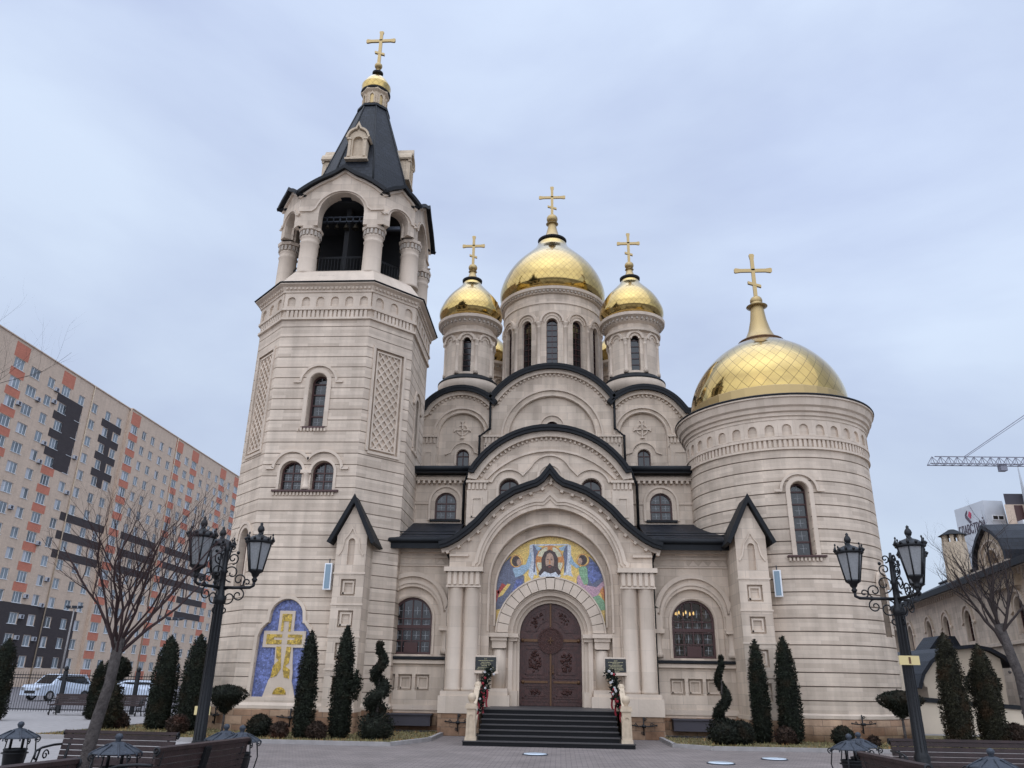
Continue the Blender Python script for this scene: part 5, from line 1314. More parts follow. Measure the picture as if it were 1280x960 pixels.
BALL = lambda r, z0=0: [(r*.5, z0+.03), (r*.9, z0+r*.45), (r, z0+r*.9), (r*.82, z0+r*1.4), (r*.45, z0+r*1.72), (.01, z0+r*1.82)]
for i, (p, r, m_, lab) in enumerate([
  ((-8.95, 24.7, .05), .34, 'box_green', 'small round clipped bush in front of the blue mosaic'),
  ((-8.2, 24.3, .05), .24, 'shrub_brown', 'low brownish round bush beside the left narrow conifer'),
  ((-11.6, 25.0, .05), .30, 'shrub_brown', 'low brown shrub at the foot of the left lamp post'),
  ((-7.05, 24.2, .05), .26, 'shrub_brown', 'low brown bush between the two left church conifers'),
  ((5.45, 25.9, .05), .36, 'box_green', 'dark round bush right of the thin corkscrew bush'),
  ((6.85, 26.4, .05), .27, 'shrub_brown', 'small round bush between the two conifers by the round tower'),
  ((8.6, 26.4, .05), .30, 'box_green', 'small round bush alone in front of the round tower'),
  ((9.4, 26.2, .05), .16, 'shrub_brown', 'tiny bush near the right mushroom-shaped shrub'),
  ((-15.6, 28.4, .0), .42, 'shrub_brown', 'wide brown bush behind the left bare tree trunk'),
  ((-14.7, 27.3, .0), .30, 'shrub_brown', 'low bush left of the broad conifer pair'),
  ((14.3, 27.6, .0), .40, 'shrub_brown', 'brown bush beneath the ball-headed tree at right'),
  ((-16.6, 34.2, .0), .0, 'fir_dark', ''),
]):
    if r > 0: plant('round_bush', lab, 'bush', p, BALL(r), int(1200+5200*r), .06, m_, (.1, .03), .12, 'small round bushes around the church', 80+i, .03)
plant('young_fir', 'small dark fir tree just behind the iron fence', 'fir tree', (-18.0, 41.5, 0), [(.1, .3), (.75, .45), (.62, .7), (.5, 1.0), (.33, 1.4), (.15, 1.8), (.01, 2.1)], 2600, .12, 'fir_dark', (.5, .05), .2, None, 95, .08)
plant('clipped_shrub', 'tall bronze-green shrub behind the left bare tree trunk', 'shrub', (-14.9, 26.9, 0), [(.2, .05), (.36, .4), (.38, .9), (.32, 1.2), (.2, 1.4), (.01, 1.5)], 3000, .07, 'thuja_bronze', (.3, .05), .2, None, 96, .06)
plant('ball_tree', 'ball-headed clipped tree behind the left bare tree trunk', 'tree', (-16.9, 30.6, 0), [(.1, 1.5)]+[(.42*sin(a*pi/8), 1.95-.40*cos(a*pi/8)) for a in range(1, 8)]+[(.01, 2.36)], 3600, .08, 'box_green', (1.5, .05), .06, 'ball-headed clipped trees', 97, .03)
plant('ball_tree', 'ball-headed clipped tree beside the cream annex at right', 'tree', (14.6, 29.6, 0), [(.1, 1.35)]+[(.50*sin(a*pi/8), 1.90-.52*cos(a*pi/8)) for a in range(1, 8)]+[(.01, 2.42)], 3600, .08, 'box_green', (1.5, .05), .06, 'ball-headed clipped trees', 98, .03)

# ---------------------------------------------------------------- bare trees
def bare_tree(name, label, loc, lean, fork, top, spread, seed, r0=.15, nmain=11, twig='twig', bias=(0, 0), depth=3):
    t = thing(name, label, 'bare tree', loc, 0, 'bare young trees in the forecourt'); rnd = random.Random(seed)
    bm = B(); f = Vector((lean[0], lean[1], fork))
    tr = [Vector((0, 0, -.05)), Vector((lean[0]*.25, lean[1]*.2, fork*.33)), Vector((lean[0]*.6, lean[1]*.6, fork*.7)), f]
    tr = [tr[0].lerp(tr[1], 0)]+[tr[1]+Vector((-.05, .02, 0)), tr[1].lerp(tr[2], .5)+Vector((-.015, 0, 0)), tr[2]+Vector((.03, 0, 0)), tr[3]]; tube(bm, tr, [r0*1.2, r0*1.02, r0*.95, r0*.86, r0*.9], 12)
    for k in range(9):   # bark knots
        z = rnd.uniform(.2, fork); a = rnd.uniform(0, 6.28); ball(bm, (lean[0]*z/fork+r0*.75*cos(a), lean[1]*z/fork+r0*.75*sin(a), z), r0*.32, 6, 5)
    obj('trunk', bm, 'bark', t, uv=None, local=True)
    bm = B(); tw = B()
    def grow(p, d, L_, r, lev):
        n = 7 if lev < 2 else 5; pts = [p]; dd = d.copy()
        for i in range(n):
            dd = (dd+Vector((rnd.gauss(0, .15), rnd.gauss(0, .15), rnd.gauss(0, .07)+.07))).normalized(); pts.append(pts[-1]+dd*L_/n)
        rs = [r*(1-.72*i/n) for i in range(n+1)]
        tube(bm if lev < 2 else tw, pts, rs, 6 if lev == 0 else (5 if lev == 1 else 3), cap=False)
        if lev < depth:
            nb = {0: 7, 1: 5, 2: 4}[lev]
            for j in range(nb):
                u = .22+.74*(j+rnd.random()*.8)/nb; k = min(n-1, int(u*n)); q_ = pts[k].lerp(pts[k+1], u*n-k)
                side = Vector((rnd.gauss(0, 1), rnd.gauss(0, 1), rnd.gauss(0, .4))); side = (side-dd*side.dot(dd)).normalized()
                grow(q_, (dd*.85+side*.62+Vector((0, 0, .18))).normalized(), L_*rnd.uniform(.34, .58), rs[k]*.55, lev+1)
    for i in range(nmain):
        a = 2*pi*i/nmain+rnd.uniform(-.3, .3); e_ = rnd.uniform(.35, 1.0)
        d = Vector((cos(a)*spread*e_+bias[0], sin(a)*spread*e_+bias[1], 1.0)).normalized()
        grow(f-Vector((0, 0, rnd.uniform(0, .35))), d, (top-fork)*rnd.uniform(.78, 1.12), r0*rnd.uniform(.20, .36), 0)
    obj('branch_crown', bm, twig if twig != 'bark' else 'bark', t, uv=None, local=True); obj('twigs', tw, twig, t, uv=None, local=True)
    return t
bare_tree('bare_tree', 'bare vase-shaped tree in front of the brick apartment building at left', (-6.80, 11.95, 0), (.06, .15), 2.25, 4.55, .82, 5, .088, 12, 'twig_red', (.12, 0))
bare_tree('bare_tree', 'bare tree at the right edge in front of the cream annex', (7.68, 14.0, 0), (-.34, .0), 2.75, 4.25, .85, 9, .085, 8, 'twig', (-.05, 0))
bare_tree('bare_tree', 'bare tree beyond the left edge, only its twig tips reach into view', (-10.1, 9.0, 0), (0, 0), 2.3, 6.0, .62, 21, .13, 11, 'twig', (.07, 0))

# ================================================================== STREET FURNITURE
def scroll(bm, c, r, turns, a0, plane=(1, 0), sgn=1, w=.012, M=None, n=26):
    """flat iron scroll in the vertical plane that contains the direction `plane`"""
    pts = []
    for i in range(n+1):
        u = i/n; a = a0+sgn*turns*2*pi*u; rr = r*(1-u*.82); x = rr*cos(a); z = rr*sin(a)
        pts.append((c[0]+x*plane[0], c[1]+x*plane[1], c[2]+z))
    tube(bm, pts, w, 5, M)
def lantern_parts(parent_M, t, tilt=0):
    Mx = parent_M
    bm = B(); n = 6; rb, rt, h = .115, .205, .44
    a = vtx(bm, Mx, [(rb*cos(2*pi*i/n), rb*sin(2*pi*i/n), .10) for i in range(n)]); b = vtx(bm, Mx, [(rt*cos(2*pi*i/n), rt*sin(2*pi*i/n), .10+h) for i in range(n)])
    for i in range(n): bm.faces.new((a[i], a[(i+1) % n], b[(i+1) % n], b[i]))
    bm.faces.new(a[::-1]); bm.faces.new(b)
    lan_ = obj('lantern', bm, 'lamp_glass', t, uv=None, local=True)
    bm = B()
    for i in range(n):
        c_, s_ = cos(2*pi*i/n), sin(2*pi*i/n); tube(bm, [(rb*c_*1.03, rb*s_*1.03, .08), (rt*c_*1.03, rt*s_*1.03, .10+h)], .013, 5, Mx)
    lathe(bm, [(.03, -.10), (.05, -.06), (.03, -.03), (.055, .0), (.07, .04), (.125, .075), (.125, .105)], (0, 0), 12, Mx)
    lathe(bm, [(.215, .10+h), (.235, .11+h), (.235, .15+h), (.20, .17+h), (.13, .22+h), (.05, .25+h), (.03, .28+h), (.045, .30+h), (.06, .34+h), (.05, .38+h), (.02, .42+h), (.028, .44+h), (.001, .47+h)], (0, 0), 12, Mx)
    for i in range(n):
        for off in (0, .5):
            c_, s_ = cos(2*pi*(i+off)/n), sin(2*pi*(i+off)/n); hh = .10 if off == 0 else .06; k = .225
            tube(bm, [(k*c_, k*s_, .14+h), ((k+.012)*c_, (k+.012)*s_, .17+h), (k*c_, k*s_, .14+h+hh)], [.018, .026, .004], 6, Mx)
            if off == 0: ball(bm, (k*c_, k*s_, .14+h+hh+.01), .017, 6, 5, 1.4, Mx)
    obj('lantern_frame', bm, 'black_iron', lan_, uv=None, local=True)
def street_lamp(label, loc, arms, alen, rz=0):
    t = thing('street_lamp', label, 'street lamp', loc, 0, 'black street lamps with lanterns'); t.scale = (1.05, 1.05, 1.055)
    bm = B()
    lathe(bm, [(.20, 0), (.20, .12), (.16, .16), (.14, .5), (.11, .56), (.125, .62), (.09, .7), (.075, 2.75), (.10, 2.78), (.10, 2.86), (.07, 2.9), (.055, 3.0), (.05, 3.25), (.075, 3.28), (.05, 3.32), (.04, 3.62), (.06, 3.66), (.03, 3.70), (.02, 3.78)], (0, 0), 16)
    for k in range(10):
        a = 2*pi*k/10; tube(bm, [(.085*cos(a), .085*sin(a), .7), (.072*cos(a), .072*sin(a), 2.74)], .013, 4)
    obj('post', bm, 'black_iron', t, uv=None, local=True)
    for az in arms:
        a = radians(az); ux, uy = cos(a), sin(a); L_ = alen
        bm = B()
        tube(bm, [(0, 0, 3.02), (ux*L_*.45, uy*L_*.45, 3.02), (ux*L_*.9, uy*L_*.9, 3.03), (ux*L_, uy*L_, 3.06), (ux*L_*1.01, uy*L_*1.01, 3.16)], .026, 8)
        P = (ux, uy)
        scroll(bm, (ux*L_*.52, uy*L_*.52, 3.15), .12, 1.3, -pi/2, P, 1); scroll(bm, (ux*L_*.78, uy*L_*.78, 3.11), .075, 1.2, -pi/2, P, -1); scroll(bm, (ux*L_*.26, uy*L_*.26, 3.26), .15, 1.3, -pi/2, P, -1)
        scroll(bm, (ux*L_*.25, uy*L_*.25, 2.86), .15, 1.35, pi/2, P, 1); scroll(bm, (ux*L_*.55, uy*L_*.55, 2.90), .11, 1.3, pi/2, P, -1); scroll(bm, (ux*L_*.14, uy*L_*.14, 2.66), .09, 1.2, pi/2, P, 1); scroll(bm, (ux*.13, uy*.13, 3.50), .10, 1.3, -pi/2, P, 1)
        scroll(bm, (ux*.10, uy*.10, 3.68), .07, 1.2, -pi/2, P, -1); ball(bm, (ux*.2, uy*.2, 3.6), .03, 6, 5)
        obj('arm', bm, 'black_iron', t, uv=None, local=True)
        lantern_parts(Matrix.Translation((ux*L_*1.01, uy*L_*1.01, 3.22)), t)
    return t
lampL = street_lamp('black lamp post with lanterns in front of the bell tower, bare tree twigs behind it', (-5.98, 13.75, 0), (-118, 5, 125), .53)
lampR = street_lamp('black lamp post with lanterns and a yellow plate in front of the round tower', (5.93, 14.45, 0), (176, -84, 36), .66)
bm = B(); box(bm, -.17, .15, -.13, -.115, 1.98, 2.12); obj('house_plate', bm, 'sign_yellow', lampR, local=True)
bm = B()
for dx in (-.05, .05): box(bm, dx-.01, dx+.01, -.12, -.08, 1.98, 2.12)
box(bm, -.02, .01, -.137, -.128, 2.0, 2.10); obj('plate_bracket', bm, 'brass', lampR, local=True)

def bench(label, loc, rz, group='park benches', length=1.8, strap=False):
    t = thing('park_bench', label, 'bench', loc, rz, group); h = length/2
    bm = B()
    for i in range(6): box(bm, -h, h, -.30+i*.088, -.30+i*.088+.072, .42+.002*i, .45+.002*i)
    obj('seat', bm, 'bench_wood', t, local=True)
    bm = B(); R_ = Matrix.Translation((0, .24, .43)) @ Matrix.Rotation(radians(-12), 4, 'X')
    for i in range(5): box(bm, -h, h, -.018, .018, .02+i*.080, .02+i*.080+.066, R_)
    box(bm, -h-.02, h+.02, -.032, .034, .415, .46, R_)
    obj('backrest', bm, 'bench_wood', t, local=True)
    for s in (-1, 1):
        bm = B(); x = s*(h-.12); P = (0, 1); hx = s*(h+.015)
        tube(bm, [(x, -.28, 0), (x, -.24, .2), (x, -.30, .41)], [.03, .022, .026], 8); tube(bm, [(x, .34, 0), (x, .24, .2), (x, .22, .44), (x, .30, .70), (x, .335, .87)], [.03, .024, .026, .022, .018], 8)
        tube(bm, [(x, -.30, .41), (x, .24, .41)], .022, 8)
        tube(bm, [(hx, .30, .68), (hx, .10, .68), (hx, -.16, .66), (hx, -.30, .62), (hx, -.31, .52), (hx, -.24, .50)], .018, 8); tube(bm, [(hx, -.27, .41), (hx, -.20, .66)], .014, 6)
        scroll(bm, (x, -.10, .24), .11, 1.4, 0, P, 1, .013); scroll(bm, (x, .12, .24), .11, 1.4, pi, P, -1, .013); scroll(bm, (x, -.33, .09), .06, 1.2, 0, P, 1, .012); scroll(bm, (hx, -.06, .55), .08, 1.3, 0, P, 1, .011)
        scroll(bm, (hx, .33, .84), .05, 1.3, -pi/2, P, 1, .016); scroll(bm, (hx, .36, .06), .06, 1.2, 0, P, 1, .012)
        obj('side_frame', bm, 'black_iron', t, uv=None, local=True)
    if strap:
        bm = B(); box(bm, -.07, .07, .022, .045, -.02, .42, R_)
        for k in range(-2, 3): box(bm, k*.026-.006, k*.026+.006, .045, .06, .0, .40, R_)
        obj('back_strap', bm, 'black_iron', t, local=True)
    return t
bench('dark slatted bench standing behind the left bare tree trunk', (-6.95, 12.7, 0), radians(-2), length=1.85)
bench('brown bench seen from behind at lower left, next to the twin litter bins', (-5.12, 11.35, 0), radians(-99.5), length=2.1, strap=True)
bench('brown bench cut off at the lower left corner', (-5.6, 7.9, 0), radians(-100), length=1.9)
bench('long black bench at lower right under the lamp post', (7.1, 15.2, 0), radians(2), length=2.5)
bench('brown bench at lower right, its slatted back towards us', (4.56, 11.3, 0), radians(94), length=1.85)
bench('far left bench standing by the iron fence', (-22.2, 36.8, 0), radians(3), length=1.8)
bench('second bench by the iron fence, next to the slim conifer', (-19.9, 37.0, 0), radians(3), length=1.8)
bench('bench by the iron fence hidden partly behind the ball-headed tree', (-15.8, 36.6, 0), radians(3), length=1.8)

def litter_bin(label, loc, rz, group='iron litter bins with roofs', sc=1.0):
    t = thing('litter_bin', label, 'litter bin', loc, rz, group); t.scale = (.93, .93, .89)
    bm = B()
    for sx in (-1, 1):
        for sy in (-1, 1):
            tube(bm, [(sx*.22, sy*.22, 0), (sx*.17, sy*.17, .12), (sx*.20, sy*.20, .35), (sx*.245, sy*.245, .6), (sx*.22, sy*.22, .82), (sx*.19, sy*.19, .87)], .011, 6)
            scroll(bm, (sx*.24, sy*.24, .83), .05, 1.2, -pi/2, (sx*.7, sy*.7), 1, .011)
    for z in (.18, .62):
        tube(bm, [(.20*cos(i*pi/8), .20*sin(i*pi/8), z) for i in range(17)], .010, 5)
    obj('frame', bm, 'black_iron', t, uv=None, local=True)
    bm = B(); lathe(bm, [(.125, .16), (.13, .18), (.175, .66), (.185, .67), (.18, .69), (.165, .67)], (0, 0), 20)
    obj('bucket', bm, 'black_iron', t, uv=None, local=True)
    bm = B(); lathe(bm, [(.305, .855), (.315, .865), (.30, .885), (.22, .925), (.13, .965), (.10, 1.0), (.055, 1.015)], (0, 0), 8, smooth=False, a0=pi/8)
    for i in range(8):
        a = pi/8+i*pi/4; tube(bm, [(.12*cos(a), .12*sin(a), .985), (.30*cos(a), .30*sin(a), .888), (.335*cos(a), .335*sin(a), .86), (.33*cos(a), .33*sin(a), .825)], .012, 6)
    obj('bin_roof', bm, 'grey_metal', t, uv=None, local=True)
    bm = B(); lathe(bm, [(.04, 1.01), (.03, 1.03), (.045, 1.05), (.055, 1.08), (.04, 1.115), (.001, 1.13)], (0, 0), 14); obj('finial', bm, 'grey_metal', t, uv=None, local=True)
    for s in (-1, 1):
        bm = B(); tube(bm, [(s*.09, 0, .66), (s*.09, 0, .95)], .022, 6); obj('hanger', bm, 'black_iron', t, uv=None, local=True)
    return t
litter_bin('litter bin with a grey roof at the far left edge', (-8.5, 12.85, 0), .3)
litter_bin('large near litter bin in front of the left bench, covering the bare tree foot', (-5.72, 10.7, 0), .2)
litter_bin('litter bin at lower left, the rear one of the twin bins', (-5.38, 13.35, 0), .1)
b2 = litter_bin('litter bin at lower left, the front one of the twin bins, with a yellow sticker', (-5.02, 13.1, 0), .1)
bm = B(); box(bm, -.04, .06, -.195, -.185, .58, .70); obj('sticker', bm, 'sign_yellow', b2, local=True)
litter_bin('litter bin at lower right, the rear one of the twin bins', (5.10, 14.9, 0), .3)
litter_bin('litter bin at lower right, the front one of the twin bins', (4.74, 14.3, 0), .3)
litter_bin('litter bin near the lower right corner in front of the benches', (5.60, 11.5, 0), .2)
# small sign plate on a stake
t = thing('garden_sign', 'small yellow plate on a stake by the left mushroom-shaped shrub', 'sign', (-10.55, 24.2, .0))
bm = B(); box(bm, -.24, .24, -.01, .012, .66, .90); obj('plate', bm, 'sign_yellow', t, local=True)
bm = B(); tube(bm, [(0, .02, 0), (0, .02, .72)], .018, 6); obj('stake', bm, 'black_iron', t, uv=None, local=True)

# plaques, garlands, wall lights, brackets
for s, px_, lab in ((-1, -2.58, 'left'), (1, 1.90, 'right')):
    t = thing('memorial_plaque', 'black plaque with gold lettering in a stone frame, %s of the door' % lab, 'plaque', (px_, Yp-.12, 2.30))
    bm = B(); box(bm, -.42, .42, -.06, .0, -.27, .27); box(bm, -.45, .45, -.10, .0, -.32, -.27); box(bm, -.1, .1, 0, .45, -.2, .2)
    obj('frame', bm, 'limestone_trim', t, local=True)
    bm = B(); box(bm, -.36, .36, -.075, -.05, -.215, .215); obj('plate', bm, 'plaque_black', t, local=True)
    bm = B(); rnd = random.Random(5+s)
    rows = 7 if s < 0 else 8
    for k in range(rows):
        z = .15-.33*k/(rows-1); half = (.05, .26, .15, .18, .14, .27, .30, .2)[k] if s < 0 else (.06, .26, .12, .24, .2, .25, .26, .12)[k]; x = -half
        while x < half:
            w_ = rnd.uniform(.012, .05); box(bm, x, min(half, x+w_), -.079, -.074, z-.009, z+.009); x += w_+.012
    obj('lettering', bm, 'plaque_gold', t, local=True)
    t = thing('flower_garland', 'garland of dark leaves, red ribbons and white flowers at the %s stair post' % lab, 'garland', (XC+s*2.12, 26.2, SH))
    rnd = random.Random(31+s); pathg = []
    for k in range(24):
        u = k/23; pathg.append(Vector((s*(.05-.28*u**2), -.55+.75*u, .05+1.0*u+.12*sin(u*9))))
    bm = B(); pts = []
    for _ in range(1500):
        p = rnd.choice(pathg); d = Vector((rnd.gauss(0, 1), rnd.gauss(0, 1), rnd.gauss(0, 1))).normalized(); pts.append((p+d*rnd.uniform(.02, .17), d))
    leaves(bm, pts, .085); obj('leaves', bm, 'fir_dark', t, uv=None, local=True)
    bm = B()
    for _ in range(11):
        p = rnd.choice(pathg)+Vector((rnd.uniform(-.13, .13), rnd.uniform(-.2, -.08), rnd.uniform(-.1, .1)))
        for q_ in range(5):
            a = q_*2*pi/5; ball(bm, p+Vector((.022*cos(a), 0, .022*sin(a))), .020, 6, 4)
    obj('white_flowers', bm, 'white_petal', t, uv=None, local=True)
    bm = B()
    for _ in range(9):
        p = rnd.choice(pathg)+Vector((rnd.uniform(-.10, .12), rnd.uniform(-.18, -.05), rnd.uniform(-.05, .1))); ball(bm, p, .045, 8, 5)
    for k, (u0, dx) in enumerate(((6, .12), (14, .12), (2, .0))):
        p = pathg[u0]; pp = [p+Vector((-s*dx+.02*sin(j*1.3), -.14, -.02-j*.10)) for j in range(6)]
        A_ = [bm.verts.new(x+Vector((-.03, 0, 0))) for x in pp]; C_ = [bm.verts.new(x+Vector((.03, .02, 0))) for x in pp]
        for j in range(5): bm.faces.new((A_[j], C_[j], C_[j+1], A_[j+1]))
    g_ = obj('red_ribbons', bm, 'red_petal', t, uv=None, local=True)
for (x, y, z, rz, lab) in ((-8.08, 27.25, 5.05, 0, 'pale blue-grey box light on the bell tower wall'), (7.55, 28.0, 5.05, radians(-18), 'pale blue-grey box light on the round tower wall')):
    t = thing('wall_light', lab, 'wall light', (x, y, z), rz, 'box lights on the tower walls')
    bm = B(); box(bm, -.13, .13, -.12, .12, -.45, .45); obj('housing', bm, 'white_paint', t, local=True)
    bm = B(); box(bm, -.09, .09, -.135, -.12, -.41, .41); obj('light_panel', bm, 'blue_grey_glass', t, local=True)
    bm = B(); tube(bm, [(0, 0, .45), (0, .0, .62)], .02); box(bm, -.03, .03, 0, .3, -.05, .05); obj('mount', bm, 'grey_metal', t, local=True)
for (x, y, z, az, lab) in ((XC-3.10, Yp-.37, .42, 270, 'left porch column'), (XC+3.10, Yp-.37, .42, 270, 'right porch column'), (-8.9, 27.3, .50, 270, 'blue mosaic on the bell tower'), (-11.7, 27.95, .50, 225, 'left corner of the bell tower'), (9.75, 27.95, .62, 285, 'round tower window')):
    t = thing('wall_bracket', 'black iron scroll bracket on the brown plinth below the %s' % lab, 'wall bracket', (x, y, z), radians(az-270), 'iron brackets on the plinth')
    bm = B(); tube(bm, [(0, -.02, -.28), (0, -.02, .28)], .022, 6); tube(bm, [(-.06, -.06, .0), (.0, -.06, .0), (.06, -.06, 0)], .05, 6)
    tube(bm, [(-.42, -.08, .03), (-.2, -.06, 0), (.2, -.06, 0), (.42, -.08, .03)], .020, 6)
    for s in (-1, 1): scroll(bm, (s*.26, -.07, .05), .06, 1.2, 0, (1, 0), s, .012); scroll(bm, (s*.05, -.05, s*.2), .05, 1.2, 0, (1, 0), s, .012); ball(bm, (s*.42, -.08, .03), .03, 6, 5)
    obj('iron_scroll', bm, 'black_iron', t, uv=None, local=True)

# ---------------------------------------------------------------- iron fence at left
def fence(x0, x1, y, h, lab, pitch=3.6, z0=.0):
    t = thing('iron_fence', lab, 'fence', (x0, y, z0))
    n = int((x1-x0)/pitch); bm = B()
    for k in range(n):
        a = k*pitch
        for z in (.15, h-.22, h-.08): box(bm, a, a+pitch, -.015, .015, z-.02, z+.02)
        m = int(pitch/.125)
        for j in range(m):
            x = a+pitch*(j+.5)/m; tube(bm, [(x, 0, .05), (x, 0, h), (x, 0, h+.10)], [.012, .012, .002], 4)
    obj('railing', bm, 'black_iron', t, uv=None, local=True)
    for k in range(n+1):
        bm = B(); x = k*pitch; box(bm, x-.08, x+.08, -.08, .08, 0, h+.12); ball(bm, (x, 0, h+.22), .10, 10, 8, 1.4); obj('post', bm, 'black_iron', t, local=True)
fence(-34.6, -12.9, 38.5, 1.75, 'black iron fence with pointed bars behind the left benches')

# ================================================================== APARTMENT BUILDING (left, facade plane x = -76)
AX = -76.0; apt = thing('apartment_building', 'long beige and terracotta brick apartment block with black panels at left', 'building', (-82, 150, 0))
NF = 15; FP = 2.8; Z1 = 3.35; ZT = 45.9
Ms = lambda x, y0: Matrix(((0, -1, 0, x), (1, 0, 0, y0), (0, 0, 1, 0), (0, 0, 0, 1)))    # local x -> +Y, local y -> -X (into the wall)
# sections: (y start, length, x plane)
SEC = [(30, 47.5, AX+1.0), (77.5, 48, AX), (125.5, 52, AX+.5)]
win_spec = []; panels = {'apartment_terracotta': [], 'apartment_dark': []}; ac = []
rnd = random.Random(4); walls = []
for si, (ys, ln, ax) in enumerate(SEC):
    # bays: offset of the window centre, window width, terracotta column?
    if si == 0: bays = [(3+4.0*k, 1.5, k % 3 == 0) for k in range(11)]
    elif si == 1: bays = [(1.6, 1.9, 1), (5.6, 1.3, 0), (9.0, 1.4, 0), (12.6, 1.4, 0), (19.2, 1.9, 1), (22.8, 1.9, 0), (26.6, 1.3, 0), (30.3, 1.7, 1), (34.4, 1.3, 0), (38.2, 1.3, 0), (42.2, 1.3, 0), (45.6, 1.3, 0)]
    else: bays = [(1.8, 1.9, 1), (5.4, 1.2, 0), (8.6, 1.2, 0), (12.0, 1.2, 0), (15.4, 1.2, 0), (18.8, 1.9, 1), (22.6, 1.4, 0), (26.0, 1.9, 1), (30.0, 1.2, 0), (33.6, 1.2, 0), (37.2, 1.2, 0), (40.2, 1.9, 1), (44.0, 1.3, 0), (48.0, 1.9, 1)]
    holes = []
    for b_, w_, terr in bays:
        w_ = min(2.2, w_*1.22)
        for f in range(NF):
            zc = Z1+FP*f
            holes.append([(b_-w_/2, zc-.75), (b_-w_/2, zc+.75), (b_+w_/2, zc+.75), (b_+w_/2, zc-.75)])
            win_spec.append((ax, ys+b_, zc, w_))
            if rnd.random() < .3: ac.append((ax, ys+b_+w_/2+.5, zc+rnd.choice((-.6, .3))))
        if terr:
            x0, x1 = b_-1.5, b_+1.5
            for f in range(NF):
                zc = Z1+FP*f
                panels['apartment_terracotta'].append((si, ys+x0, ys+x1, zc+.8, zc+FP-.8 if f < NF-1 else ZT-.4))
            panels['apartment_terracotta'].append((si, ys+x0, ys+x1, .9, Z1-.8))
    bm = B(); slab(bm, [(0, 0), (0, ZT), (ln, ZT), (ln, 0)], holes, 0, .35, Ms(ax, ys)); walls.append((ax, bm))
# black panels: spandrels between windows
def dark(y0, y1, f0, f1):
    for f in range(f0, f1+1):
        zc = Z1+FP*f; panels['apartment_dark'].append((1 if y0 < 125 else 2, y0, y1, zc+.78, zc+FP-.78))
dark(103.0+3.0, 103.0+9.5, 10, 13); dark(118.2, 124.2, 10, 13)
def uprights(spans, f0, f1):
    for y0, y1 in spans:
        for f in range(f0, f1+1):
            zc = Z1+FP*f; panels['apartment_dark'].append((1, y0, y1, zc-.78, zc+.78))
uprights(((108.6, 112.4),), 10, 13); uprights(((120.4, 121.9),), 10, 13)
dark(113.0, 125.2, 5, 7); dark(129.5, 141.5, 5, 7); dark(145.5, 165, 5, 7); dark(153.5, 165, 3, 4); dark(104.5, 122.5, 0, 2)
uprights(((104.9, 107.0), (108.9, 111.0), (112.7, 115.1), (116.5, 118.9), (120.4, 122.3)), 0, 2)
for si, (ax, bm) in enumerate(walls):
    for mi, (m_, L_) in enumerate(panels.items()):
        for k_, y0, y1, z0, z1 in L_:
            if k_ == si: box(bm, ax-.01, ax+(.012 if mi == 0 else .03), y0, y1, z0, z1, None, mi+1)
    obj('wall', bm, ['apartment_brick', 'apartment_terracotta', 'apartment_dark'], apt)
# windows: 100 as parts, the rest as one
def apt_window(w_, M_, bm):
    slab(bm, [(-w_/2, -.75), (-w_/2, .75), (w_/2, .75), (w_/2, -.75)], [[(-w_/2+.07, -.68), (-w_/2+.07, .68), (w_/2-.07, .68), (w_/2-.07, -.68)]], .12, .18, M_, 0)
    box(bm, -w_/2, w_/2, .16, .17, -.72, .72, M_, 1)
    for x in ([0] if w_ < 1.6 else [-w_/6, w_/6]): box(bm, x-.035, x+.035, .12, .165, -.7, .7, M_, 0)
    box(bm, -w_/2-.03, w_/2+.03, -.08, .15, -.80, -.75, M_, 0)
win_spec.sort(key=lambda s: hypot(s[0], s[1])+ (0 if s[1] > 88 else 1000))
cache = {}; rest = B()
for i, (ax, y, z, w_) in enumerate(win_spec):
    cur = rnd.random()
    if i < 100:
        key = (w_, cur < .35)
        if key not in cache:
            bm = B(); apt_window(w_, Ms(0, 0), bm)
            if cur < .35: box(bm, -w_/2+.08, -w_/2+.08+w_*.4, .145, .155, -.66, .66, Ms(0, 0), 2)
            o = obj('window', bm, ['white_paint', 'glass_pale', 'curtain'], apt, local=True); cache[key] = o
        else:
            o = cache[key].copy(); COL.objects.link(o)
        o.location = Vector((ax, y, z))-apt.location
    else:
        M_ = Ms(ax, y) @ Matrix.Translation((0, 0, z)); apt_window(w_, M_, rest)
        if cur < .4: box(rest, -w_/2+.08, -w_/2+.08+w_*.4, .145, .155, -.66, .66, M_, 2)
obj('far_windows', rest, ['white_paint', 'glass_pale', 'curtain'], apt, kind='stuff')
first = None
for ax, y, z in ac[:90]:
    if first is None:
        bm = B(); box(bm, 0, .32, -.4, .4, -.28, .28, mi=0); box(bm, .32, .335, -.22, .22, -.22, .22, mi=1); box(bm, -.0, .34, -.42, .42, -.33, -.29, mi=1)
        first = obj('air_conditioner', bm, ['curtain', 'tower_dark'], apt, local=True); o = first
    else: o = first.copy(); COL.objects.link(o)
    o.location = Vector((ax, y, z))-apt.location
bm = B()
for y0, y1, ax in ((29, 77.4, AX+1.0), (77.5, 125.4, AX), (125.5, 177.6, AX+.5)):
    box(bm, ax-13, ax-.36, y0, y1, 0, ZT-.4); box(bm, ax-13, ax+.15, y0, y1, ZT, ZT+.15)
obj('building_body', bm, 'apartment_brick', apt)
bm = B()
for y, ax in ((114.4, AX), (143.0, AX+.5), (61, AX+1)): tube(bm, [(ax+.12, y, 0), (ax+.12, y, ZT)], .09, 6)
obj('downpipe', bm, 'stone_pale', apt, uv=None)
for y, ax, z in ((77.6, AX, ZT), (105, AX, ZT), (128, AX, ZT), (150, AX+1, ZT)):
    bm = B(); box(bm, ax-3, ax-2, y+1, y+2.2, ZT+.15, ZT+.9); obj('roof_vent', bm, 'apartment_brick', apt)
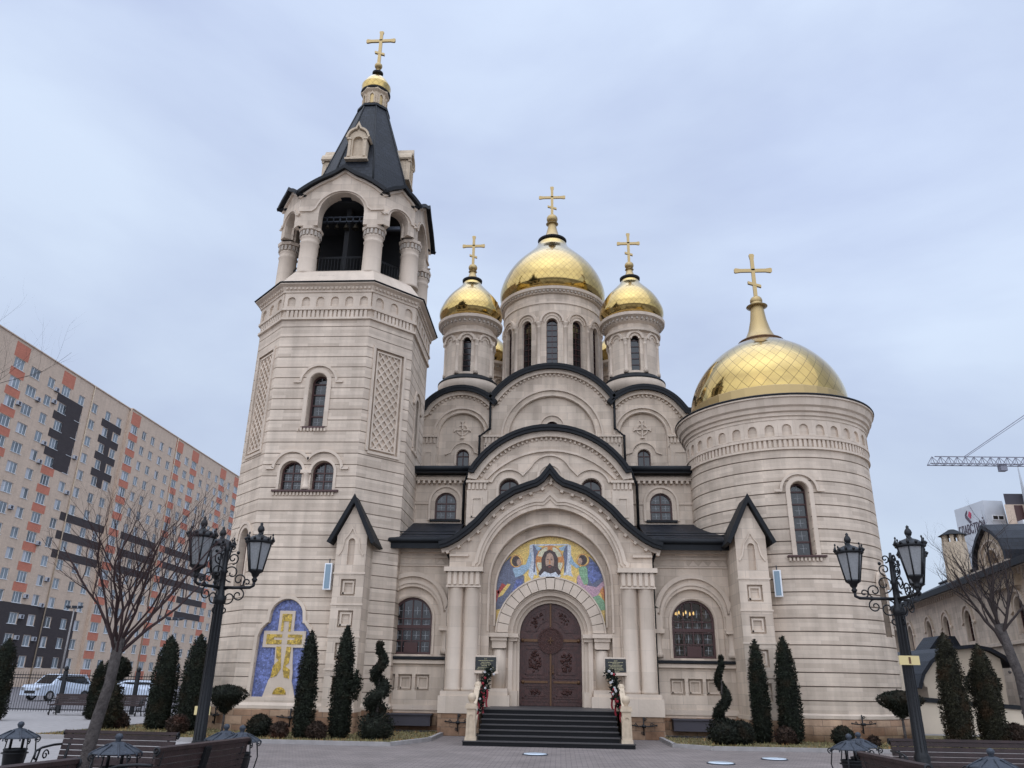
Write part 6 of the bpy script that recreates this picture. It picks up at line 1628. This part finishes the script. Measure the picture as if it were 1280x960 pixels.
# floodlight masts in front of it
for x, y, h, lab in ((-60, 96, 9.5, 'tall grey car park light mast, the left one in front of the apartment block'), (-45, 92, 8.0, 'grey car park light mast, the right one in front of the apartment block')):
    t = thing('light_mast', lab, 'light mast', (x, y, 0), 0, 'light masts in the car park')
    bm = B(); tube(bm, [(0, 0, 0), (0, 0, h)], [.14, .08], 8); obj('pole', bm, 'concrete', t, uv=None, local=True)
    bm = B(); tube(bm, [(-.9, 0, h-.1), (.9, 0, h-.1)], .05)
    for s in (-1, 0, 1): box(bm, s*.8-.25, s*.8+.25, -.2, .1, h-.05, h+.2)
    obj('floodlight', bm, 'grey_metal', t, local=True)

# ---------------------------------------------------------------- parked cars behind the fence
def car(label, loc, rz, paint, suv=True):
    t = thing('parked_car', label, 'car', loc, rz, 'cars parked behind the fence')
    H = 1.75 if suv else 1.42; W_ = .92; Lh = 2.25
    side = [(-Lh, .35), (-Lh, .85), (-Lh+.12, 1.02), (-1.35, 1.08), (-.75, H-.08), (-.4, H), (1.5 if suv else 1.0, H-.02), (Lh-.25 if suv else 1.7, 1.1), (Lh-.05, .98), (Lh, .6), (Lh, .35)]
    bm = B()
    A_ = []; 
    ys = [(-W_, .93), (-W_*.96, 1.0), (0, 1.0), (W_*.96, 1.0), (W_, .93)]
    rings = []
    for yy, k in ys:
        rings.append([bm.verts.new((x*(1 if z < 1.05 else (.985 if abs(yy) < W_ else .97)), yy*(1 if z < 1.1 else .84), .35+(z-.35)*k)) for x, z in side])
    n = len(side)
    for a, b in zip(rings, rings[1:]):
        for i in range(n): bm.faces.new((a[i], a[(i+1) % n], b[(i+1) % n], b[i]))
    bm.faces.new(rings[0][::-1]); bm.faces.new(rings[-1]); bmesh.ops.recalc_face_normals(bm, faces=bm.faces)
    obj('body', bm, paint, t, uv=None, local=True)
    bm = B(); zt = H-.14
    M_ = Matrix.Identity(4)
    for s in (-1, 1):
        sd_ = [(-1.1, 1.12), (-.68, zt), (1.2 if suv else .8, zt), (1.75 if suv else 1.35, 1.12)]
        slab(bm, sd_, [], (W_*.9 if s > 0 else -W_*.9)-.02, (W_*.9 if s > 0 else -W_*.9)+.02)
    v = [bm.verts.new(p) for p in ((-1.33, -.72, 1.12), (-1.33, .72, 1.12), (-.78, .66, zt+.02), (-.78, -.66, zt+.02))]; bm.faces.new(v)
    xr = (Lh-.2 if suv else 1.72); xr2 = 1.58 if suv else 1.08
    v = [bm.verts.new(p) for p in ((xr+.02, .72, 1.14), (xr+.02, -.72, 1.14), (xr2+.05, -.66, zt+.02), (xr2+.05, .66, zt+.02))]; bm.faces.new(v)
    obj('windows', bm, 'glass', t, uv=None, local=True)
    for sx in (-1.4, 1.4):
        for sy in (-1, 1):
            bm = B(); Mw_ = Matrix.Translation((sx, sy*.84, .34)) @ Matrix.Rotation(pi/2, 4, 'X')
            lathe(bm, [(.2, -.1), (.33, -.1), (.34, 0), (.33, .1), (.2, .1)], (0, 0), 20, Mw_); w__ = obj('wheel', bm, 'rubber', t, uv=None, local=True)
            bm = B(); lathe(bm, [(.2, -.105), (.05, -.09), (.05, .09), (.2, .105)], (0, 0), 12, Mw_); obj('rim', bm, 'chrome', w__, uv=None, local=True)
    for sy in (-1, 1):
        bm = B(); box(bm, -Lh-.02, -Lh+.1, sy*.72-.16, sy*.72+.16, .68, .86); obj('headlight', bm, 'lamp_glass', t, local=True)
        bm = B(); box(bm, Lh-.1, Lh+.02, sy*.76-.12, sy*.76+.12, .75, .98); obj('tail_light', bm, 'logo_red', t, local=True)
    bm = B(); box(bm, -Lh-.03, -Lh+.05, -.5, .5, .48, .66); obj('grille', bm, 'rubber', t, local=True)
car('white off-road car behind the fence at far left', (-35.5, 57.0, 0), radians(72), 'car_white')
car('white saloon car behind the fence beside the slim conifer', (-31.5, 60.0, 0), radians(20), 'car_white', False)
car('dark saloon car behind the fence between the two white cars', (-33.4, 60.5, 0), radians(80), 'car_dark', False)
car('white car behind the fence left of the broad conifer pair', (-25.0, 62.0, 0), radians(15), 'car_white', False)
car('dark car behind the fence between the broad conifers and the bell tower', (-16.2, 50.0, 0), radians(10), 'car_dark', True)

# ================================================================== PARISH HOUSE (right)
HX = 28.0; ph = thing('parish_house', 'low cream church house with a dark roof, arched windows and a rounded dormer', 'building', (32, 60, 0))
Mh = Matrix(((0, 1, 0, HX), (-1, 0, 0, 76), (0, 0, 1, 0), (0, 0, 0, 1)))     # local x -> -Y, local y -> +X
LH = 38.0
wy = [71.6, 67.0, 61.6, 57.4, 52.8, 44.4, 41.4]
holes = [archo(76-y, 4.6, 5.85, .62, 10) for y in wy]
bm = B(); slab(bm, [(0, 0), (0, 8.4), (LH, 8.4), (LH, 0)], holes, 0, .4, Mh); box(bm, HX+.5, HX+10, 38.05, 76, 0, 8.4)
obj('wall', bm, 'limestone', ph)
for y in wy:
    bm = B(); window(bm, 76-y, 4.6, 5.85, .62, .2, Mh, nx=2, rows=3, fw=.08, cross=False); obj('window', bm, WM, ph)
bm = B()
for y in wy: band(bm, [(76-y-1.2, 5.6), (76-y-.85, 5.75)]+arc(76-y, 5.9, .85, 175, 5, 12)+[(76-y+.85, 5.75), (76-y+1.2, 5.6)], 0, .14, -.12, .02, Mh); band(bm, [(76-y-.64, 4.6)]+arc(76-y, 5.85, .64, 180, 0, 12)+[(76-y+.64, 4.6)], 0, .12, -.06, .02, Mh)
box(bm, 0, LH, -.25, .02, 7.9, 8.2, Mh); box(bm, 0, LH, -.12, .02, 4.1, 4.3, Mh)
k = .2
while k < LH: box(bm, k, k+.22, -.18, .02, 7.55, 7.88, Mh); k += .5
obj('moulding', bm, 'limestone_trim', ph)
bm = B()
slab(bm, [(-.4, 0), (-.4, .14), (LH+.4, .14), (LH+.4, 0)], [], -.8, 6.0, Mh @ Matrix.Translation((0, 0, 8.15)) @ Matrix.Rotation(radians(24), 4, 'X'))
slab(bm, [(-.4, 0), (-.4, .14), (LH+.4, .14), (LH+.4, 0)], [], -6.2, 0, Mh @ Matrix.Translation((0, 11, 8.3)) @ Matrix.Rotation(radians(-24), 4, 'X'))
obj('roof', bm, 'roof_slate', ph)
bm = B(); box(bm, -.4, LH+.4, -.95, -.75, 7.75, 8.1, Mh); obj('gutter', bm, 'roof_metal', ph)
# dormer with a keel roof
dm = B(); yc = 76-45.9
K = [(yc+dx*.88, 8.3+(z-8.3)*.78) for dx, z in [(-2.7, 8.3), (-2.7, 8.9), (-2.3, 9.65), (-1.35, 10.35), (-.5, 10.75), (0, 11.0), (.5, 10.75), (1.35, 10.35), (2.3, 9.65), (2.7, 8.9), (2.7, 8.3)]]
slab(dm, [(yc-2.37, 7.0)]+K+[(yc+2.37, 7.0)], [[(yc-.95, 8.4)]+arc(yc, 8.6, .95, 180, 0, 12, .6)+[(yc+.95, 8.4)]], -.35, .3, Mh); slab(dm, [(yc-2.33, 7.0)]+[(x_, z_-.02) for x_, z_ in K]+[(yc+2.33, 7.0)], [], .31, 4, Mh)
d_ = obj('dormer', dm, 'stone_pale', ph)
bm = B(); band(bm, K, .02, .24, -.6, 3.4, Mh); obj('dormer_roof', bm, 'roof_slate', d_, local=True)
bm = B(); band(bm, arc(yc, 8.7, 1.55, 185, -5, 16, .98), 0, .10, -.45, -.33, Mh); box(bm, yc-3.0, yc+3.0, -.7, .3, 8.02, 8.28, Mh); band(bm, arc(yc, 8.6, .96, 180, 0, 12, .61), 0, .12, -.42, -.33, Mh)
box(bm, yc-.05, yc+.05, .1, .3, 8.6, 9.15, Mh); box(bm, yc-.2, yc+.2, .1, .3, 8.85, 8.94, Mh)
slab(bm, [(yc-.95, 8.4)]+arc(yc, 8.6, .95, 180, 0, 12, .6)+[(yc+.95, 8.4)], [], .2, .29, Mh)
obj('moulding', bm, 'limestone_trim', d_, local=True)
bm = B(); cx_, cy_ = 32.7, 68.0; taper(bm, (cx_, cy_), 1.0, .92, 8, 13.2, 8, pi/8)
for i in range(8):
    a = 2*pi*i/8; box(bm, -.14, .14, -.12, .12, 13.2, 13.8, face_M((cx_+.74*cos(a+pi/8), cy_+.74*sin(a+pi/8)), (cos(a+pi/8), sin(a+pi/8))))
c__ = obj('chimney', bm, 'stone_pale', ph); bm = B(); taper(bm, (cx_, cy_), 1.15, .25, 13.8, 14.3, 8, pi/8); obj('chimney_cap', bm, 'roof_metal', c__, local=True)
ph.rotation_euler = (0, 0, radians(-8.8)); ph.location = (31.03, 59.46, 0)
# cream annex with a curved roof
an = thing('annex', 'small cream annex with curved dark blue roof beside the round tower', 'building', (21.3, 49, 0))
bm = B(); box(bm, 19.3, 23.3, 45, 54, 0, 1.9); prof_ = [(18.8, 1.75), (19.1, 2.45), (19.6, 3.05), (20.2, 3.5), (20.9, 3.75), (21.9, 3.85), (22.7, 3.7), (23.3, 3.35), (23.75, 2.85)]
My = Matrix(((1, 0, 0, 0), (0, 1, 0, 45), (0, 0, 1, 0), (0, 0, 0, 1)))
slab(bm, [(19.2, 1.85)]+[(x+.02, z-.05) for x, z in prof_[1:-1]]+[(23.35, 1.85)], [], .02, 8.9, My)
obj('wall', bm, 'cream_render', an)
bm = B(); band(bm, prof_, 0, .10, -.35, 9.3, My); band(bm, prof_, -.04, .14, -.42, -.30, My); slab(bm, [(21.0, 3.8), (21.7, 4.6), (22.6, 4.6), (23.0, 3.7)], [], 3, 5, My)
obj('roof', bm, 'roof_slate', an)
bm = B(); box(bm, 19.2, 23.4, 44.9, 54.1, 0, .6); obj('plinth', bm, 'sandstone_plinth', an)
# low cream wall with a dark handrail between round tower and annex
t = thing('ramp_wall', 'low cream wall with a sloping dark handrail right of the round tower', 'wall', (14.5, 37, 0))
bm = B(); slab(bm, [(13.0, 0), (13.0, 1.35), (19.5, .95), (19.5, 0)], [], 36, 36.3); slab(bm, [(13.0, 0), (13.0, 3.1), (15.5, 3.1), (15.5, 0)], [], 37.6, 37.9); obj('wall', bm, 'cream_render', t)
bm = B(); slab(bm, [(12.8, 1.36), (12.8, 1.56), (19.6, 1.12), (19.6, .96)], [], 35.9, 36.4); obj('coping', bm, 'roof_metal', t)

# ================================================================== TALL BUILDING AND CRANE (right, far)
tb = thing('tower_block', 'pale grey tall block with a red and dark logo and big lettering on its wall', 'building', (64, 122, 0))
bm = B()
P0 = Vector((58.4, 117.3)); P1 = Vector((59.2, 110.7)); P2 = Vector((62.0, 111.0)); d1 = P1-P0; d2 = P2-P1
def extr(bm, pts, z0, z1, mi=0):
    a = [bm.verts.new((p[0], p[1], z0)) for p in pts]; b = [bm.verts.new((p[0], p[1], z1)) for p in pts]; n = len(pts)
    for i in range(n): bm.faces.new((a[i], a[(i+1) % n], b[(i+1) % n], b[i])).material_index = mi
    bm.faces.new(b).material_index = mi; bm.faces.new(a[::-1]).material_index = mi
extr(bm, [P0, P1, P2, (70, 125), (66, 129)], 0, 26.6); bmesh.ops.recalc_face_normals(bm, faces=bm.faces)
obj('wall', bm, 'tower_white', tb)
nrm = Vector((d1.y, -d1.x)).normalized()
if nrm.dot(-P0) < 0: nrm = -nrm
MT = face_M(((P0.x+P1.x)/2, (P0.y+P1.y)/2), (nrm.x, nrm.y))
bm = B()
slab(bm, [(x*.9, 25.1+(z-23.9)*.75) for x, z in [(-1.1, 24.3), (-.5, 25.0), (-.5, 24.6), (-.85, 24.2), (-.2, 23.2), (.2, 22.7), (-.25, 22.55), (-1.1, 23.7)]], [], -.1, 0, MT); obj('logo_bracket', bm, 'logo_dark', tb, local=False)
bm = B(); slab(bm, [(x*.9, 25.1+(z-23.9)*.75) for x, z in [(-.35, 23.9), (.1, 24.7), (.45, 24.2), (.1, 23.3)]], [], -.12, 0, MT); obj('logo_diamond', bm, 'logo_red', tb)
cu = bpy.data.curves.new('lettering', 'FONT'); cu.body = 'ГЛАВСТРОЙ'; cu.size = 1.9; cu.extrude = .05; cu.align_x = 'CENTER'
tmp = bpy.data.objects.new('tmp', cu); COL.objects.link(tmp); bpy.context.view_layer.update()
me = bpy.data.meshes.new_from_object(tmp.evaluated_get(bpy.context.evaluated_depsgraph_get())); bpy.data.objects.remove(tmp)
xs_ = [v.co.x for v in me.vertices]; wsc = 5.9/(max(xs_)-min(xs_)) if xs_ else 1
for v in me.vertices:
    p = MT @ Vector((v.co.x*wsc, -.06-v.co.z*.5, 22.6+v.co.y)); v.co = p
me.materials.append(MATS['logo_dark']); lo = bpy.data.objects.new('lettering', me); COL.objects.link(lo); lo.parent = tb; lo.location = -tb.location
n2_ = Vector((d2.y, -d2.x)).normalized(); MT2 = face_M(((P1.x+P2.x)/2, (P1.y+P2.y)/2), (n2_.x, n2_.y) if n2_.dot(-P1) > 0 else (-n2_.x, -n2_.y))
for z in (21.3, 18.3, 15.3, 24.2):
    for x in (.35,):
        bm = B(); h_ = .75 if z < 24 else .3
        slab(bm, [(x-.8, z-h_), (x-.8, z+h_), (x+.8, z+h_), (x+.8, z-h_)], [], -.05, .02, MT2, 1)
        for dx in (-.8, 0, .8): box(bm, x+dx-.05, x+dx+.05, -.10, .0, z-h_, z+h_, MT2, 0)
        for dz in (-h_, h_): box(bm, x-.85, x+.85, -.10, .0, z+dz-.05, z+dz+.05, MT2, 0)
        obj('window', bm, ['white_paint', 'glass'], tb)
yb = thing('balcony_block', 'beige brick block with glazed balconies and dark roof storey at the right edge', 'building', (68, 118, 0))
def prism(bm, pts, z0, z1):
    a_ = [bm.verts.new((x, y, z0)) for x, y in pts]; b_ = [bm.verts.new((x, y, z1)) for x, y in pts]; n_ = len(pts)
    for i_ in range(n_): bm.faces.new((a_[i_], a_[(i_+1) % n_], b_[(i_+1) % n_], b_[i_]))
    bm.faces.new(b_); bm.faces.new(a_[::-1])
bm = B(); prism(bm, [(59.4, 106), (84, 106), (84, 130), (73.5, 130)], 0, 25.0); obj('wall', bm, 'apartment_brick', yb)
bm = B(); prism(bm, [(62.6, 105.6), (84.2, 105.6), (84.2, 130.2), (76.5, 130.2)], 25.0, 28.2); prism(bm, [(59.9, 106.6), (62.6, 106.6), (76, 130), (74, 130)], 25.0, 26.6); obj('roof_storey', bm, 'tower_dark', yb)
for z in (15.2, 18.2, 21.2):
    bm = B(); box(bm, 60.6, 63.4, 104.6, 106, z-1.3, z-.1, mi=0); box(bm, 60.6, 63.4, 104.65, 106, z-.1, z+1.5, mi=1)
    for k in range(5): box(bm, 60.58+.68*k, 60.66+.68*k, 104.6, 104.7, z-.1, z+1.5, mi=2)
    obj('balcony', bm, ['sign_yellow' if False else 'stone_pale', 'curtain', 'white_paint'], yb)
for z in (14.5, 17.5, 20.5, 23.5):
    for x in (65.0, 68.0, 71.0):
        bm = B(); slab(bm, [(x-.7, z-.7), (x-.7, z+.7), (x+.7, z+.7), (x+.7, z-.7)], [], 105.95, 106.02, None, 1)
        for dx in (-.7, 0, .7): box(bm, x+dx-.05, x+dx+.05, 105.9, 106, z-.7, z+.7)
        obj('window', bm, ['white_paint', 'glass'], yb)
bm = B(); slab(bm, [(60.6, 22.7), (60.6, 24.9), (61.7, 24.9), (61.7, 22.7)], [], 105.95, 106.02); obj('roof_door', bm, 'frame_brown', yb)
bm = B(); tube(bm, [(61.9, 105.4, 22), (61.9, 105.4, 30.5)], [.35, .05], 8); tube(bm, [(61.4, 105.4, 30.3), (62.4, 105.4, 30.3)], .06); obj('antenna', bm, 'tower_grey', yb, uv=None)
# crane
cr_ = thing('tower_crane', 'grey lattice jib of a tower crane reaching in from the right edge', 'crane', (83.4, 100.6, 0))
a = Vector((47.4, 99.3, 28.7)); b = Vector((83.4, 100.6, 28.7)); d = (b-a).normalized(); sidev = Vector((-d.y, d.x, 0)); Lj = (b-a).length
bm = B(); n = 34; hgt = 1.05
def jp(u, k): return a+d*u+(Vector((0, 0, hgt)) if k == 2 else sidev*(.5 if k else -.5))
for k in range(3): tube(bm, [jp(.0 if k < 2 else .9, k), jp(Lj, k)], .07, 5)
for i in range(n):
    u0, u1 = Lj*i/n, Lj*(i+1)/n
    for k in (0, 1): tube(bm, [jp(u0, k), jp((u0+u1)/2, 2)], .04, 4); tube(bm, [jp((u0+u1)/2, 2), jp(u1, k)], .04, 4)
    tube(bm, [jp(u0, 0), jp(u0, 1)], .035, 4); tube(bm, [jp(u0, 0), jp(u1, 1)], .03, 4)
box(bm, *(lambda p: (p.x-.4, p.x+.4, p.y-.4, p.y+.4, p.z-.4, p.z+.5))(a+d*9.2+Vector((0, 0, -.4))))
obj('jib', bm, 'crane_grey', cr_, uv=None)
bm = B(); box(bm, 82.6, 84.2, 99.8, 101.4, 0, 50); obj('mast', bm, 'crane_grey', cr_)
bm = B(); top = Vector((83.4, 100.6, 50))
tube(bm, [jp(4.6, 2), jp(4.6, 2).lerp(top, .999)], .05, 4); tube(bm, [jp(4.9, 2), top-Vector((0, 0, .6))], .035, 4); tube(bm, [jp(17, 2)+Vector((0, 0, -.4)), top-Vector((0, 0, 1))], .03, 4)
obj('stay_cable', bm, 'crane_grey', cr_, uv=None)
